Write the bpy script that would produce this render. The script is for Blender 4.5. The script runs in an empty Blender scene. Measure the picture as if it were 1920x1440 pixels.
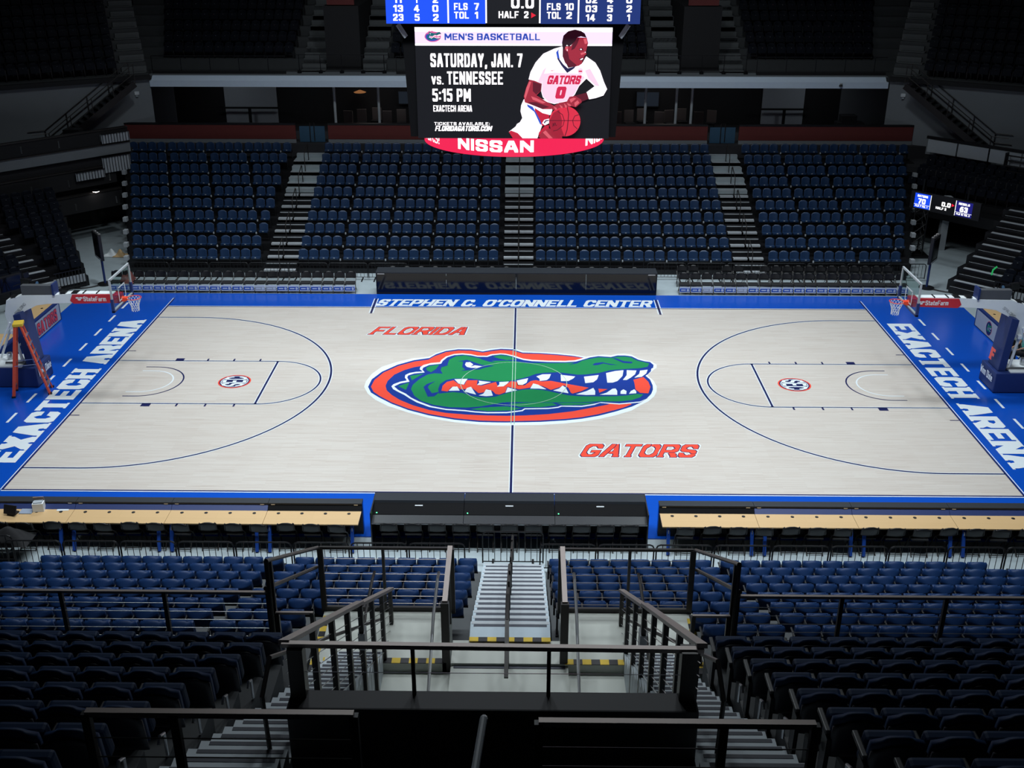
import bpy, bmesh, math, random
from mathutils import Vector, Matrix, Euler
random.seed(7)
S = bpy.context.scene
COL = S.collection
PI = math.pi

# ------------------------------------------------------------------ camera
CAM = Vector((0.3436, -33.9775, 15.0006)); YAW, PITCH, ROLL, FPX = -0.0118116, -0.416518, 0.000895, 2018.05
fw = Vector((math.sin(YAW)*math.cos(PITCH), math.cos(YAW)*math.cos(PITCH), math.sin(PITCH)))
rt0 = Vector((math.cos(YAW), -math.sin(YAW), 0)); up0 = rt0.cross(fw)
rt = rt0*math.cos(ROLL)+up0*math.sin(ROLL); up = up0*math.cos(ROLL)-rt0*math.sin(ROLL)
cd = bpy.data.cameras.new('camera'); cam = bpy.data.objects.new('camera', cd); COL.objects.link(cam)
m = Matrix((rt, up, -fw)).transposed().to_4x4(); m.translation = CAM; cam.matrix_world = m
cd.sensor_width = 36; cd.lens = FPX*36/1920; cd.clip_start = 0.1; cd.clip_end = 300
S.camera = cam
def proj(p):
    d = Vector(p)-CAM; z = d.dot(fw)
    return (960+FPX*d.dot(rt)/z, 720-FPX*d.dot(up)/z, z)
def inview(p, mx=30):
    x, y, z = proj(p); return z > 0.5 and -mx < x < 1920+mx and -mx < y < 1440+mx

# ------------------------------------------------------------------ world, light, exposure
w = bpy.data.worlds.new('arena_air'); S.world = w; w.use_nodes = True
bg = w.node_tree.nodes['Background']; bg.inputs[0].default_value = (0.4, 0.6, 1.0, 1); bg.inputs[1].default_value = 0.0022
S.view_settings.view_transform = 'Standard'; S.view_settings.look = 'None'
S.view_settings.exposure = 0.0; S.view_settings.gamma = 1.0; S.view_settings.use_curve_mapping = False
def spot(name, loc, target, watt, deg, blend=1.0, col=(0.86, 0.95, 1.0), rad=1.2):
    l = bpy.data.lights.new(name, 'SPOT'); l.energy = watt; l.spot_size = math.radians(deg); l.spot_blend = blend
    l.color = col; l.shadow_soft_size = rad
    o = bpy.data.objects.new(name, l); COL.objects.link(o); o.location = loc
    o.rotation_euler = (Vector(target)-Vector(loc)).to_track_quat('-Z', 'Y').to_euler(); return o
for x in (-13.5, -8.1, -2.7, 2.7, 8.1, 13.5):
    spot('court_flood_lamp', (x, 8.2, 24.0), (x, 2.6, 0), 5500, 84)
for x in (-11.5, -6.5, -2.1, 2.1, 6.5, 11.5):
    spot('near_flood_lamp', (x, -12.8, 24.0), (x*.95, -5.2, 0), 5600, 92)
for x in (-9, 0, 9):
    spot('far_house_lamp', (x, 5.0, 25.0), (x*1.1, 15.0, 0), 3000, 114)
    spot('near_house_lamp', (x*.6, -5.0, 25.0), (x*.4, -15.0, 0), 2300, 116)

# ------------------------------------------------------------------ helpers
def lin(r, g, b): return tuple((c/255/12.92 if c/255 <= .04045 else ((c/255+.055)/1.055)**2.4) for c in (r, g, b))
MATS = {}
def mat(name, col, rough=0.55, metal=0.0, var=0.08, scale=6.0, emit=None, spec=0.5, coat=0.0):
    if name in MATS: return MATS[name]
    m = bpy.data.materials.new(name); m.use_nodes = True; nt = m.node_tree; b = nt.nodes['Principled BSDF']
    b.inputs['Roughness'].default_value = rough; b.inputs['Metallic'].default_value = metal
    b.inputs['Specular IOR Level'].default_value = spec; b.inputs['Coat Weight'].default_value = coat
    if emit is not None:
        b.inputs['Base Color'].default_value = (0.01, 0.01, 0.012, 1); b.inputs['Roughness'].default_value = .6; b.inputs['Specular IOR Level'].default_value = .12
        b.inputs['Emission Color'].default_value = (*col, 1); b.inputs['Emission Strength'].default_value = emit
    elif var > 0:
        tc = nt.nodes.new('ShaderNodeTexCoord'); n = nt.nodes.new('ShaderNodeTexNoise'); n.inputs['Scale'].default_value = scale
        n.inputs['Detail'].default_value = 4
        nt.links.new(tc.outputs['Object'], n.inputs['Vector'])
        mx = nt.nodes.new('ShaderNodeMix'); mx.data_type = 'RGBA'
        mx.inputs['A'].default_value = (*[c*(1-var) for c in col], 1); mx.inputs['B'].default_value = (*[min(1, c*(1+var)) for c in col], 1)
        nt.links.new(n.outputs['Fac'], mx.inputs['Factor']); nt.links.new(mx.outputs['Result'], b.inputs['Base Color'])
    else: b.inputs['Base Color'].default_value = (*col, 1)
    MATS[name] = m; return m

class MB:
    def __init__(s): s.v = []; s.f = []; s.mi = []; s.cur = 0
    def add(s, vs, fs):
        o = len(s.v); s.v += [tuple(p) for p in vs]; s.f += [[i+o for i in f] for f in fs]; s.mi += [s.cur]*len(fs); return s
    def box(s, c, d, rz=0.0, M=None):
        x, y, z = d[0]/2, d[1]/2, d[2]/2
        vs = [Vector((a*x, b*y, e*z)) for e in (-1, 1) for b in (-1, 1) for a in (-1, 1)]
        R = M or Matrix.Rotation(rz, 3, 'Z'); c = Vector(c)
        return s.add([R @ p + c for p in vs], [(0, 2, 3, 1), (4, 5, 7, 6), (0, 1, 5, 4), (2, 6, 7, 3), (0, 4, 6, 2), (1, 3, 7, 5)])
    def b2(s, lo, hi): return s.box([(a+b)/2 for a, b in zip(lo, hi)], [abs(b-a) for a, b in zip(lo, hi)])
    def bar(s, p, q, w, h=None, upv=(0, 0, 1)):
        h = w if h is None else h
        p, q = Vector(p), Vector(q); d = (q-p).normalized(); u = Vector(upv)
        if abs(d.dot(u)) > .98: u = Vector((0, 1, 0))
        r = d.cross(u).normalized(); u = r.cross(d)
        vs = [b + r*(a*w/2) + u*(e*h/2) for b in (p, q) for a, e in ((-1, -1), (1, -1), (1, 1), (-1, 1))]
        return s.add(vs, [(0, 1, 2, 3), (7, 6, 5, 4), (0, 4, 5, 1), (1, 5, 6, 2), (2, 6, 7, 3), (3, 7, 4, 0)])
    def tube(s, pts, r, n=8, closed=False):
        pts = [Vector(p) for p in pts]; N = len(pts); rings = []; prev = None
        for i, p in enumerate(pts):
            if closed: d = (pts[(i+1) % N]-pts[i-1]).normalized()
            else: d = (pts[min(i+1, N-1)]-pts[max(i-1, 0)]).normalized()
            if prev is None:
                a = Vector((0, 0, 1)) if abs(d.z) < .9 else Vector((1, 0, 0)); prev = d.cross(a).normalized()
            u = (prev - d*prev.dot(d)).normalized(); prev = u; v2 = d.cross(u)
            rings.append([p + u*(r*math.cos(2*PI*k/n)) + v2*(r*math.sin(2*PI*k/n)) for k in range(n)])
        vs = [q for rg in rings for q in rg]; fs = []
        for i in range(N if closed else N-1):
            j = (i+1) % N
            for k in range(n): fs.append((i*n+k, i*n+(k+1) % n, j*n+(k+1) % n, j*n+k))
        if not closed: fs += [tuple(range(n))[::-1], tuple((N-1)*n+k for k in range(n))]
        return s.add(vs, fs)
    def prism(s, poly, fn0, fn1):
        n = len(poly); vs = [fn0(*p) for p in poly]+[fn1(*p) for p in poly]
        return s.add(vs, [tuple(range(n))[::-1], tuple(range(n, 2*n))]+[(i, (i+1) % n, n+(i+1) % n, n+i) for i in range(n)])
    def flat(s, poly, fn): return s.add([fn(*p) for p in poly], [tuple(range(len(poly)))])
    def grid(s, fn, nu, nv):
        vs = [fn(i/nu, j/nv) for j in range(nv+1) for i in range(nu+1)]
        return s.add(vs, [(j*(nu+1)+i, j*(nu+1)+i+1, (j+1)*(nu+1)+i+1, (j+1)*(nu+1)+i) for j in range(nv) for i in range(nu)])
    def lathe(s, prof, c=(0, 0, 0), n=24):
        c = Vector(c); vs = [c+Vector((r*math.cos(2*PI*k/n), r*math.sin(2*PI*k/n), z)) for r, z in prof for k in range(n)]
        fs = [(i*n+k, i*n+(k+1) % n, (i+1)*n+(k+1) % n, (i+1)*n+k) for i in range(len(prof)-1) for k in range(n)]
        return s.add(vs, fs+[tuple(range(n))[::-1], tuple((len(prof)-1)*n+k for k in range(n))])
    def mesh(s, name, mats, bevel=0, smooth=False):
        me = bpy.data.meshes.new(name); me.from_pydata(s.v, [], s.f)
        for m_ in (mats if isinstance(mats, (list, tuple)) else [mats]): me.materials.append(m_)
        if isinstance(mats, (list, tuple)): me.polygons.foreach_set('material_index', s.mi)
        bm = bmesh.new(); bm.from_mesh(me)
        if bevel: bmesh.ops.bevel(bm, geom=[e for e in bm.edges if len(e.link_faces) == 2 and e.calc_face_angle(0) > .5], offset=bevel, segments=2, profile=.6, affect='EDGES')
        bmesh.ops.recalc_face_normals(bm, faces=bm.faces); bm.to_mesh(me); bm.free()
        if smooth: me.polygons.foreach_set('use_smooth', [True]*len(me.polygons))
        me.update(); return me
    def build(s, name, mats, parent=None, bevel=0, smooth=False):
        o = bpy.data.objects.new(name, s.mesh(name, mats, bevel, smooth)); COL.objects.link(o)
        if parent: o.parent = parent
        return o
def tag(o, label=None, cat=None, group=None, kind=None):
    if label: o['label'] = label
    if cat: o['category'] = cat
    if group: o['group'] = group
    if kind: o['kind'] = kind
    return o
def thing(name, label, cat, loc=(0, 0, 0), rz=0.0, group=None):
    o = bpy.data.objects.new(name, None); COL.objects.link(o); o.location = loc; o.rotation_euler = (0, 0, rz); o.empty_display_size = .2
    return tag(o, label, cat, group)
KIDS = {}
def dup(root, loc, rz, label, group=None):
    if root not in KIDS: KIDS[root] = [(c, list(c.children)) for c in root.children]
    r = root.copy(); COL.objects.link(r); r.location = loc; r.rotation_euler = (0, 0, rz); r['label'] = label
    if group: r['group'] = group
    for ch, sub in KIDS[root]:
        c = ch.copy(); COL.objects.link(c); c.parent = r
        for g in sub: d = g.copy(); COL.objects.link(d); d.parent = c
    return r
ORD = ['zeroth', 'first', 'second', 'third', 'fourth', 'fifth', 'sixth', 'seventh', 'eighth', 'ninth', 'tenth', 'eleventh', 'twelfth', 'thirteenth', 'fourteenth', 'fifteenth', 'sixteenth', 'seventeenth', 'eighteenth', 'nineteenth', 'twentieth', 'twenty-first', 'twenty-second', 'twenty-third', 'twenty-fourth', 'twenty-fifth', 'twenty-sixth', 'twenty-seventh', 'twenty-eighth', 'twenty-ninth', 'thirtieth']

# ------------------------------------------------------------------ block lettering (pen strokes on a unit cell)
GL = {
'A': (1.0, [[(0, 0), (.4, 1), (.6, 1), (1, 0)], [(.2, .3), (.8, .3)]]), 'B': (.95, [[(0, 0), (0, 1), (.8, 1), (1, .88), (1, .62), (.85, .5), (0, .5)], [(.85, .5), (1, .38), (1, .12), (.8, 0), (0, 0)]]),
'C': (.95, [[(1, .75), (1, .82), (.8, 1), (.2, 1), (0, .82), (0, .18), (.2, 0), (.8, 0), (1, .18), (1, .25)]]), 'D': (.95, [[(0, 0), (0, 1), (.75, 1), (1, .8), (1, .2), (.75, 0), (0, 0)]]),
'E': (.85, [[(1, 1), (0, 1), (0, 0), (1, 0)], [(0, .5), (.8, .5)]]), 'F': (.82, [[(1, 1), (0, 1), (0, 0)], [(0, .48), (.8, .48)]]),
'G': (1.0, [[(1, .79), (1, .82), (.8, 1), (.2, 1), (0, .82), (0, .18), (.2, 0), (.8, 0), (1, .18), (1, .40), (.62, .40)]]), 'H': (1.0, [[(0, 0), (0, 1)], [(1, 0), (1, 1)], [(0, .5), (1, .5)]]),
'I': (.0, [[(0, 0), (0, 1)]]), 'J': (.7, [[(1, 1), (1, .18), (.75, 0), (.25, 0), (0, .18), (0, .3)]]), 'K': (.95, [[(0, 0), (0, 1)], [(1, 1), (.15, .45)], [(.35, .6), (1, 0)]]),
'L': (.78, [[(0, 1), (0, 0), (1, 0)]]), 'M': (1.25, [[(0, 0), (0, 1), (.5, .3), (1, 1), (1, 0)]]), 'N': (1.0, [[(0, 0), (0, 1), (1, 0), (1, 1)]]),
'O': (1.0, [[(.2, 0), (0, .18), (0, .82), (.2, 1), (.8, 1), (1, .82), (1, .18), (.8, 0), (.2, 0)]]), 'P': (.92, [[(0, 0), (0, 1), (.8, 1), (1, .85), (1, .57), (.8, .42), (0, .42)]]),
'R': (.98, [[(0, 0), (0, 1), (.8, 1), (1, .85), (1, .6), (.8, .45), (0, .45)], [(.6, .45), (1, 0)]]), 'S': (.92, [[(1, .80), (1, .84), (.8, 1), (.2, 1), (0, .84), (0, .66), (.2, .53), (.8, .47), (1, .34), (1, .16), (.8, 0), (.2, 0), (0, .16), (0, .20)]]),
'T': (.9, [[(0, 1), (1, 1)], [(.5, 0), (.5, 1)]]), 'U': (.95, [[(0, 1), (0, .18), (.2, 0), (.8, 0), (1, .18), (1, 1)]]), 'V': (1.0, [[(0, 1), (.5, 0), (1, 1)]]), 'W': (1.4, [[(0, 1), (.25, 0), (.5, .75), (.75, 0), (1, 1)]]),
'X': (1.0, [[(0, 0), (1, 1)], [(0, 1), (1, 0)]]), 'Y': (.95, [[(0, 1), (.5, .45), (1, 1)], [(.5, .45), (.5, 0)]]),
'0': (.9, [[(.22, 0), (0, .18), (0, .82), (.22, 1), (.78, 1), (1, .82), (1, .18), (.78, 0), (.22, 0)]]), '1': (.4, [[(0, .8), (1, 1), (1, 0)]]), '2': (.85, [[(0, .80), (0, .85), (.2, 1), (.8, 1), (1, .85), (1, .62), (0, .1), (0, 0), (1, 0)]]),
'3': (.85, [[(0, .84), (.2, 1), (.8, 1), (1, .85), (1, .64), (.8, .52), (.45, .52)], [(.8, .52), (1, .38), (1, .15), (.8, 0), (.2, 0), (0, .14)]]), '4': (.9, [[(.72, 0), (.72, 1), (0, .25), (1, .25)]]), '5': (.85, [[(1, 1), (.05, 1), (0, .58), (.75, .6), (1, .45), (1, .18), (.78, 0), (.2, 0), (0, .13)]]),
'6': (.9, [[(.85, 1), (.4, .95), (0, .5), (0, .15), (.2, 0), (.8, 0), (1, .15), (1, .42), (.8, .56), (.1, .56)]]), '7': (.85, [[(0, 1), (1, 1), (.35, 0)]]),
'.': (.0, [[(0, 0), (0, .01)]]), ',': (.08, [[(1, .03), (0, -.16)]]), ':': (.0, [[(0, .18), (0, .19)], [(0, .7), (0, .71)]]), '!': (.0, [[(0, .32), (0, 1)], [(0, 0), (0, .02)]]), "'": (.0, [[(0, .8), (0, 1)]]),
'a': (.75, [[(.05, .62), (.85, .62), (1, .5), (1, 0)], [(1, .34), (.15, .34), (0, .2), (.15, 0), (1, 0)]]), 'e': (.75, [[(0, .32), (1, .32), (1, .5), (.8, .64), (.2, .64), (0, .5), (0, .14), (.2, 0), (.9, 0)]]), 't': (.45, [[(.4, .95), (.4, .1), (.6, 0), (1, 0)], [(0, .66), (1, .66)]]),
'r': (.45, [[(0, 0), (0, .66)], [(0, .5), (.4, .66), (1, .66)]]), 'm': (1.15, [[(0, 0), (0, .66), (.4, .66), (.5, .55), (.5, 0)], [(.5, .55), (.6, .66), (.9, .66), (1, .55), (1, 0)]]), 'i': (.0, [[(0, 0), (0, .66)], [(0, .95), (0, .96)]]), 'n': (.7, [[(0, 0), (0, .66), (.8, .66), (1, .5), (1, 0)]]), 'x': (.7, [[(0, 0), (1, .66)], [(0, .66), (1, 0)]]),
}
SERIF = {'A': [(0, 0), (1, 0)], 'F': [(0, 0)], 'H': [(0, 0), (1, 0), (0, 1), (1, 1)], 'I': [(0, 0), (0, 1)], 'K': [(0, 0), (0, 1), (1, 0)], 'M': [(0, 0), (1, 0)], 'N': [(0, 0), (1, 1), (0, 1)], 'P': [(0, 0)], 'R': [(0, 0), (1, 0)], 'T': [(.5, 0)], 'X': [(0, 0), (1, 0), (0, 1), (1, 1)], 'E': [], 'C': []}
def hull(ps):
    ps = sorted(set((round(a, 5), round(b, 5)) for a, b in ps))
    def half(it):
        h = []
        for p in it:
            while len(h) > 1 and (h[-1][0]-h[-2][0])*(p[1]-h[-2][1])-(h[-1][1]-h[-2][1])*(p[0]-h[-2][0]) <= 1e-9: h.pop()
            h.append(p)
        return h[:-1]
    return half(ps)+half(reversed(ps))
def text_polys(s, H, W=None, pen=(.11, .09), lw=.55, track=.09, space=.4, shear=0.0, serif=False, grow=0.0):
    """polygons of a line of block lettering, H high, fitted to width W, origin at lower left"""
    hx, hy = pen; x = 0.0; items = []
    for ch in s:
        if ch == ' ': x += space; continue
        g = GL[ch]; gw = g[0]*lw; items.append((ch, x, gw)); x += gw+2*hx+track
    tot = x-track; sx = (W/tot if W else H); out = []
    gx = grow/sx; gy = grow/H
    for ch, x0, gw in items:
        def P(p): return (x0+hx+p[0]*gw, hy+p[1]*(1-2*hy))
        segs = [(P(a), P(b), hx+gx, hy+gy) for pl in GL[ch][1] for a, b in zip(pl[:-1], pl[1:])]
        if serif:
            for fx, fy in SERIF.get(ch, []):
                q = P((fx, fy)); yy = .045 if fy == 0 else .955
                segs.append(((q[0]-.06, yy), (q[0]+.06, yy), hx+gx, .045+gy))
        for a, b, px, py in segs:
            h = hull([(q[0]+i*px, q[1]+j*py) for q in (a, b) for i in (-1, 1) for j in (-1, 1)])
            out.append([(u*sx+shear*v_*H, v_*H) for u, v_ in h])
    return out
def letter(mb, s, o, right, upv, H, W=None, off=(0, 0, 0), **k):
    o = Vector(o)+Vector(off); r = Vector(right); u = Vector(upv)
    nrm = r.cross(u).normalized()
    for i, p in enumerate(text_polys(s, H, W, **k)):
        oo = o+nrm*(.00025*(i % 11)); mb.flat(p, lambda a, b: oo+r*a+u*b)
    return mb
EMBLEM = {
 'white_border': [[(-5.115,-0.384),(-5.115,0.077),(-4.999,0.735),(-4.726,1.378),(-4.267,1.808),(-3.701,2.186),(-3.135,2.321),(-2.89,2.703),(-2.544,3.034),(-2.09,3.206),(-1.623,3.188),(-1.197,2.996),(-0.847,3.182),(-0.508,3.27),(-0.072,3.21),(0.015,3.178),(0.326,2.919),(0.942,2.863),(1.555,2.774),(2.162,2.62),(2.611,2.426),(2.922,2.535),(3.232,2.62),(3.535,2.576),(3.789,2.708),(4.006,2.744),(4.304,2.651),(4.515,2.294),(4.712,2.139),(4.967,1.986),(5.116,1.701),(5.088,1.448),(4.944,1.218),(4.728,0.842),(4.686,0.716),(4.845,0.296),(4.906,-0.201),(4.859,-0.619),(4.73,-1.03),(4.493,-1.434),(4.184,-1.766),(3.875,-2.156),(3.302,-2.542),(2.746,-2.829),(2.203,-3.02),(1.667,-3.149),(0.87,-3.281),(-0.186,-3.325),(-0.525,-3.318),(-1.054,-3.283),(-1.859,-3.113),(-2.681,-2.818),(-3.391,-2.422),(-4.128,-1.92),(-4.602,-1.435),(-4.92,-0.934)]],
 'navy_border': [[(-4.981,-0.382),(-4.936,0.26),(-4.67,0.925),(-4.181,1.577),(-3.624,2.013),(-3.096,2.218),(-2.881,2.581),(-2.536,2.911),(-2.083,3.082),(-1.618,3.064),(-1.177,2.873),(-0.843,3.034),(-0.505,3.146),(-0.071,3.094),(0.017,3.013),(0.295,2.796),(0.94,2.749),(1.551,2.652),(2.158,2.5),(2.56,2.322),(2.76,2.373),(3.07,2.473),(3.522,2.399),(3.777,2.547),(4.051,2.551),(4.288,2.466),(4.502,2.16),(4.7,2.021),(4.903,1.946),(5.0,1.676),(4.961,1.423),(4.883,1.331),(4.844,1.104),(4.695,0.805),(4.611,0.693),(4.737,0.367),(4.776,-0.132),(4.747,-0.482),(4.654,-0.827),(4.458,-1.235),(4.203,-1.569),(3.9,-1.867),(3.323,-2.259),(2.762,-2.581),(2.213,-2.805),(1.674,-2.936),(0.873,-3.057),(-0.19,-3.114),(-0.53,-3.113),(-1.062,-3.09),(-1.87,-2.93),(-2.696,-2.632),(-3.41,-2.232),(-4.009,-1.756),(-4.484,-1.266),(-4.817,-0.864)]],
 'orange_ring': [[(-4.881,-0.38),(-4.84,0.189),(-4.602,0.852),(-4.139,1.463),(-3.61,1.872),(-3.113,2.06),(-2.927,2.38),(-2.528,2.789),(-2.076,2.967),(-1.612,2.949),(-1.173,2.767),(-0.84,2.919),(-0.503,3.039),(-0.069,2.979),(0.018,2.915),(0.296,2.699),(0.939,2.66),(1.549,2.563),(2.154,2.412),(2.513,2.29),(2.323,0.771),(3.917,-1.685),(3.62,-1.948),(3.333,-2.131),(2.769,-2.456),(2.218,-2.694),(1.677,-2.831),(0.874,-2.959),(-0.191,-3.023),(-0.532,-3.015),(-1.066,-2.986),(-1.876,-2.825),(-2.705,-2.525),(-3.421,-2.123),(-4.022,-1.645),(-4.469,-1.165),(-4.741,-0.795)]],
 'navy_field': [[(-4.39,-0.303),(-4.369,0.124),(-4.199,0.672),(-3.89,1.086),(-3.561,1.356),(-3.332,1.459),(-2.714,1.178),(-0.867,-0.945),(2.56,-1.328),(3.187,-1.695),(2.524,-1.995),(1.968,-2.246),(1.149,-2.478),(0.34,-2.596),(-0.198,-2.622),(-0.812,-2.606),(-1.488,-2.552),(-2.171,-2.436),(-2.73,-2.222),(-3.31,-1.857),(-3.766,-1.456),(-4.089,-1.058),(-4.302,-0.685)]],
 'white_line': [[(-4.186,-0.335),(-4.135,-0.158),(-3.928,0.058),(-3.708,0.162),(-3.804,0.421),(-3.809,0.641),(-3.686,0.82),(-3.461,0.927),(-3.223,0.961),(-3.349,1.154),(-3.347,1.359),(-3.251,1.552),(-2.997,1.741),(-2.678,1.815),(-2.651,2.027),(-2.499,2.37),(-2.209,2.615),(-1.906,2.676),(-1.596,2.599),(-1.345,2.458),(-1.009,2.447),(-0.861,2.594),(-0.526,2.695),(-0.311,2.658),(-0.003,2.477),(0.022,2.446),(0.328,2.195),(0.63,2.089),(1.233,2.019),(1.837,2.012),(2.201,2.072),(2.387,2.193),(2.61,2.402),(3.072,2.505),(3.524,2.431),(3.993,2.582),(4.561,2.145),(4.979,1.676),(4.889,1.255),(4.695,0.805),(4.734,-0.344),(4.52,-1.167),(4.205,-1.543),(3.923,-1.613),(3.502,-1.71),(2.877,-1.594),(2.674,-1.761),(2.255,-1.922),(1.598,-1.905),(1.486,-1.997),(1.157,-2.091),(0.393,-2.128),(0.312,-2.269),(-0.201,-2.428),(-0.817,-2.449),(-1.225,-2.392),(-1.569,-2.301),(-2.186,-2.215),(-2.748,-1.998),(-3.192,-1.646),(-3.474,-1.319),(-3.669,-1.052),(-3.923,-0.783),(-4.101,-0.579)]],
 'navy_head': [[(-4.089,-0.355),(-3.911,-0.099),(-3.605,0.063),(-3.72,0.422),(-3.708,0.598),(-3.506,0.778),(-3.147,0.872),(-3.255,1.133),(-3.241,1.307),(-3.042,1.555),(-2.626,1.676),(-2.585,1.949),(-2.433,2.299),(-2.202,2.494),(-1.9,2.555),(-1.59,2.479),(-1.341,2.354),(-0.99,2.343),(-0.797,2.498),(-0.493,2.591),(-0.309,2.545),(-0.032,2.381),(0.024,2.302),(0.328,2.069),(0.63,1.964),(1.231,1.894),(1.832,1.887),(2.226,1.947),(2.444,2.099),(2.759,2.349),(3.07,2.473),(3.522,2.399),(3.777,2.547),(4.051,2.551),(4.288,2.466),(4.502,2.16),(4.7,2.021),(4.903,1.946),(5.0,1.676),(4.961,1.423),(4.883,1.331),(4.844,1.104),(4.695,0.805),(4.611,0.693),(4.737,0.367),(4.776,-0.132),(4.747,-0.482),(4.654,-0.827),(4.458,-1.235),(4.213,-1.464),(3.93,-1.534),(3.509,-1.625),(2.908,-1.535),(2.68,-1.669),(2.259,-1.831),(1.573,-1.828),(1.461,-1.927),(1.158,-2.008),(0.379,-2.051),(0.284,-2.193),(-0.203,-2.339),(-0.82,-2.354),(-1.229,-2.303),(-1.56,-2.212),(-2.192,-2.125),(-2.701,-1.907),(-3.146,-1.547),(-3.424,-1.251),(-3.623,-0.95),(-3.908,-0.659)]],
 'green_head': [[(-2.389,1.641),(-2.358,2.07),(-2.135,2.391),(-1.804,2.476),(-1.491,2.312),(-1.181,2.15),(-0.872,1.958),(-0.661,1.977),(-0.275,1.998),(0.027,1.947),(0.479,1.79),(1.229,1.777),(1.83,1.801),(2.222,1.861),(2.44,2.013),(2.752,2.214),(3.063,2.353),(3.515,2.304),(3.798,2.435),(4.042,2.439),(4.248,2.362),(4.461,2.049),(4.69,1.919),(4.864,1.805),(4.766,1.496),(4.486,1.363),(4.035,1.296),(3.434,1.175),(2.975,0.906),(2.528,0.774),(2.234,0.748),(1.799,0.882),(1.567,0.954),(1.066,0.902),(0.771,0.794),(0.478,0.525),(0.043,0.25),(-0.244,0.124),(-0.613,0.126),(-1.049,0.213),(-1.49,0.352),(-2.071,0.358),(-2.351,0.21),(-2.53,-0.122),(-2.569,-0.557),(-2.513,-0.934),(-2.057,-0.798),(-1.714,-0.869),(-1.422,-1.089),(-1.137,-1.206),(-0.858,-1.222),(-0.581,-1.144),(-0.227,-0.862),(0.052,-0.686),(0.335,-0.565),(0.618,-0.519),(1.043,-0.604),(1.462,-0.817),(1.877,-1.016),(2.294,-1.077),(2.853,-1.083),(3.414,-1.055),(3.839,-0.988),(4.159,-0.862),(4.38,-0.899),(4.244,-1.144),(3.946,-1.362),(3.521,-1.474),(2.913,-1.469),(2.271,-1.563),(1.442,-1.588),(1.028,-1.581),(0.199,-1.579),(-0.215,-1.585),(-0.566,-1.727),(-1.108,-1.943),(-1.515,-2.026),(-2.063,-2.008),(-2.624,-1.834),(-3.066,-1.513),(-3.326,-1.115),(-3.491,-0.57),(-3.468,-0.22),(-3.285,0.283),(-3.029,0.689),(-2.803,0.803),(-2.507,0.77),(-2.605,1.104),(-2.582,1.408),(-2.382,1.526)]],
 'green_scales': [[(-3.958,-0.332),(-3.603,-0.023),(-3.654,-0.642)],[(-3.631,0.555),(-3.169,0.783),(-3.529,0.171),(-3.582,0.351)],[(-3.132,1.286),(-3.032,1.44),(-2.686,1.598),(-2.773,1.177),(-2.928,0.89),(-3.089,1.06)],[(-0.778,2.37),(-0.522,2.518),(-0.185,2.411),(0.092,2.105),(-0.276,2.045),(-0.545,2.175)],[(-1.399,-2.153),(-0.969,-1.993),(-0.21,-1.917),(0.262,-2.065),(-0.009,-2.216),(-0.823,-2.291)],[(-0.158,-1.709),(0.614,-1.6),(1.303,-1.623),(1.464,-1.803),(0.885,-1.967),(0.201,-1.951)],[(1.44,-1.66),(1.717,-1.617),(2.269,-1.616),(2.754,-1.576),(2.4,-1.745),(1.657,-1.794)]],
 'navy_marks': [[(-3.081,-0.39),(-2.988,-0.142),(-2.707,0.125),(-2.896,-0.212),(-2.93,-0.423),(-2.754,-0.904),(-2.496,-0.777),(-2.65,-1.16),(-2.871,-1.19)],[(2.812,1.661),(2.91,1.809),(3.185,1.89),(3.329,1.799),(3.706,1.635),(3.468,1.647),(3.208,1.782),(3.02,1.64),(2.868,1.6)],[(3.548,2.336),(3.724,2.259),(3.946,2.01),(4.271,1.937),(4.228,1.796),(3.932,1.839),(3.712,2.101)],[(1.974,1.641),(2.286,1.956),(2.488,2.084),(2.279,1.784)],[(-2.046,1.918),(-1.897,1.959),(-1.721,2.056),(-1.439,1.825),(-1.159,1.581),(-0.709,1.511),(-1.031,1.338),(-1.232,1.161),(-1.555,1.104),(-1.876,1.025),(-1.735,1.154),(-1.851,1.38),(-1.848,1.882)],[(-1.339,2.322),(-1.122,2.206),(-0.687,1.836),(-0.899,1.879),(-1.178,2.087)],[(-2.592,1.332),(-2.367,1.526),(-2.555,1.447)],[(-1.514,-2.052),(-0.972,-1.909),(-0.32,-1.606),(-0.213,-1.703),(-0.832,-2.004)]],
 'orange_mouth': [[(-2.445,-0.694),(-2.433,-0.276),(-2.311,0.045),(-2.09,0.192),(-1.898,-0.127),(-1.693,-0.195),(-1.627,0.198),(-1.252,0.203),(-1.264,-0.189),(-1.118,-0.271),(-0.612,0.069),(-0.546,-0.277),(-0.317,-0.281),(-0.094,0.148),(0.108,0.079),(0.168,-0.239),(0.134,-0.233),(0.391,-0.194),(0.593,0.165),(0.767,0.239),(0.968,0.134),(1.286,0.189),(1.769,-0.033),(2.569,-0.374),(2.314,-0.655),(1.995,-0.878),(1.941,-0.797),(1.872,-0.384),(1.736,-0.189),(1.53,-0.388),(1.27,-0.58),(1.019,-0.291),(0.678,-0.048),(0.562,-0.402),(0.193,-0.546),(-0.064,-0.411),(-0.216,-0.329),(-0.279,-0.801),(-0.472,-0.994),(-0.6,-0.942),(-0.705,-0.704),(-0.88,-0.534),(-1.012,-0.811),(-1.179,-0.882),(-1.363,-0.54),(-1.486,-0.347),(-1.618,-0.544),(-1.787,-0.581),(-1.973,-0.319),(-2.138,-0.412),(-2.229,-0.759)],[(4.154,0.323),(4.525,0.567),(4.657,0.15),(4.684,-0.274),(4.557,-0.815),(4.279,-0.778),(4.151,-0.491),(4.166,0.072)],[(2.891,-0.46),(3.201,-0.49),(2.904,-0.797)]],
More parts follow.
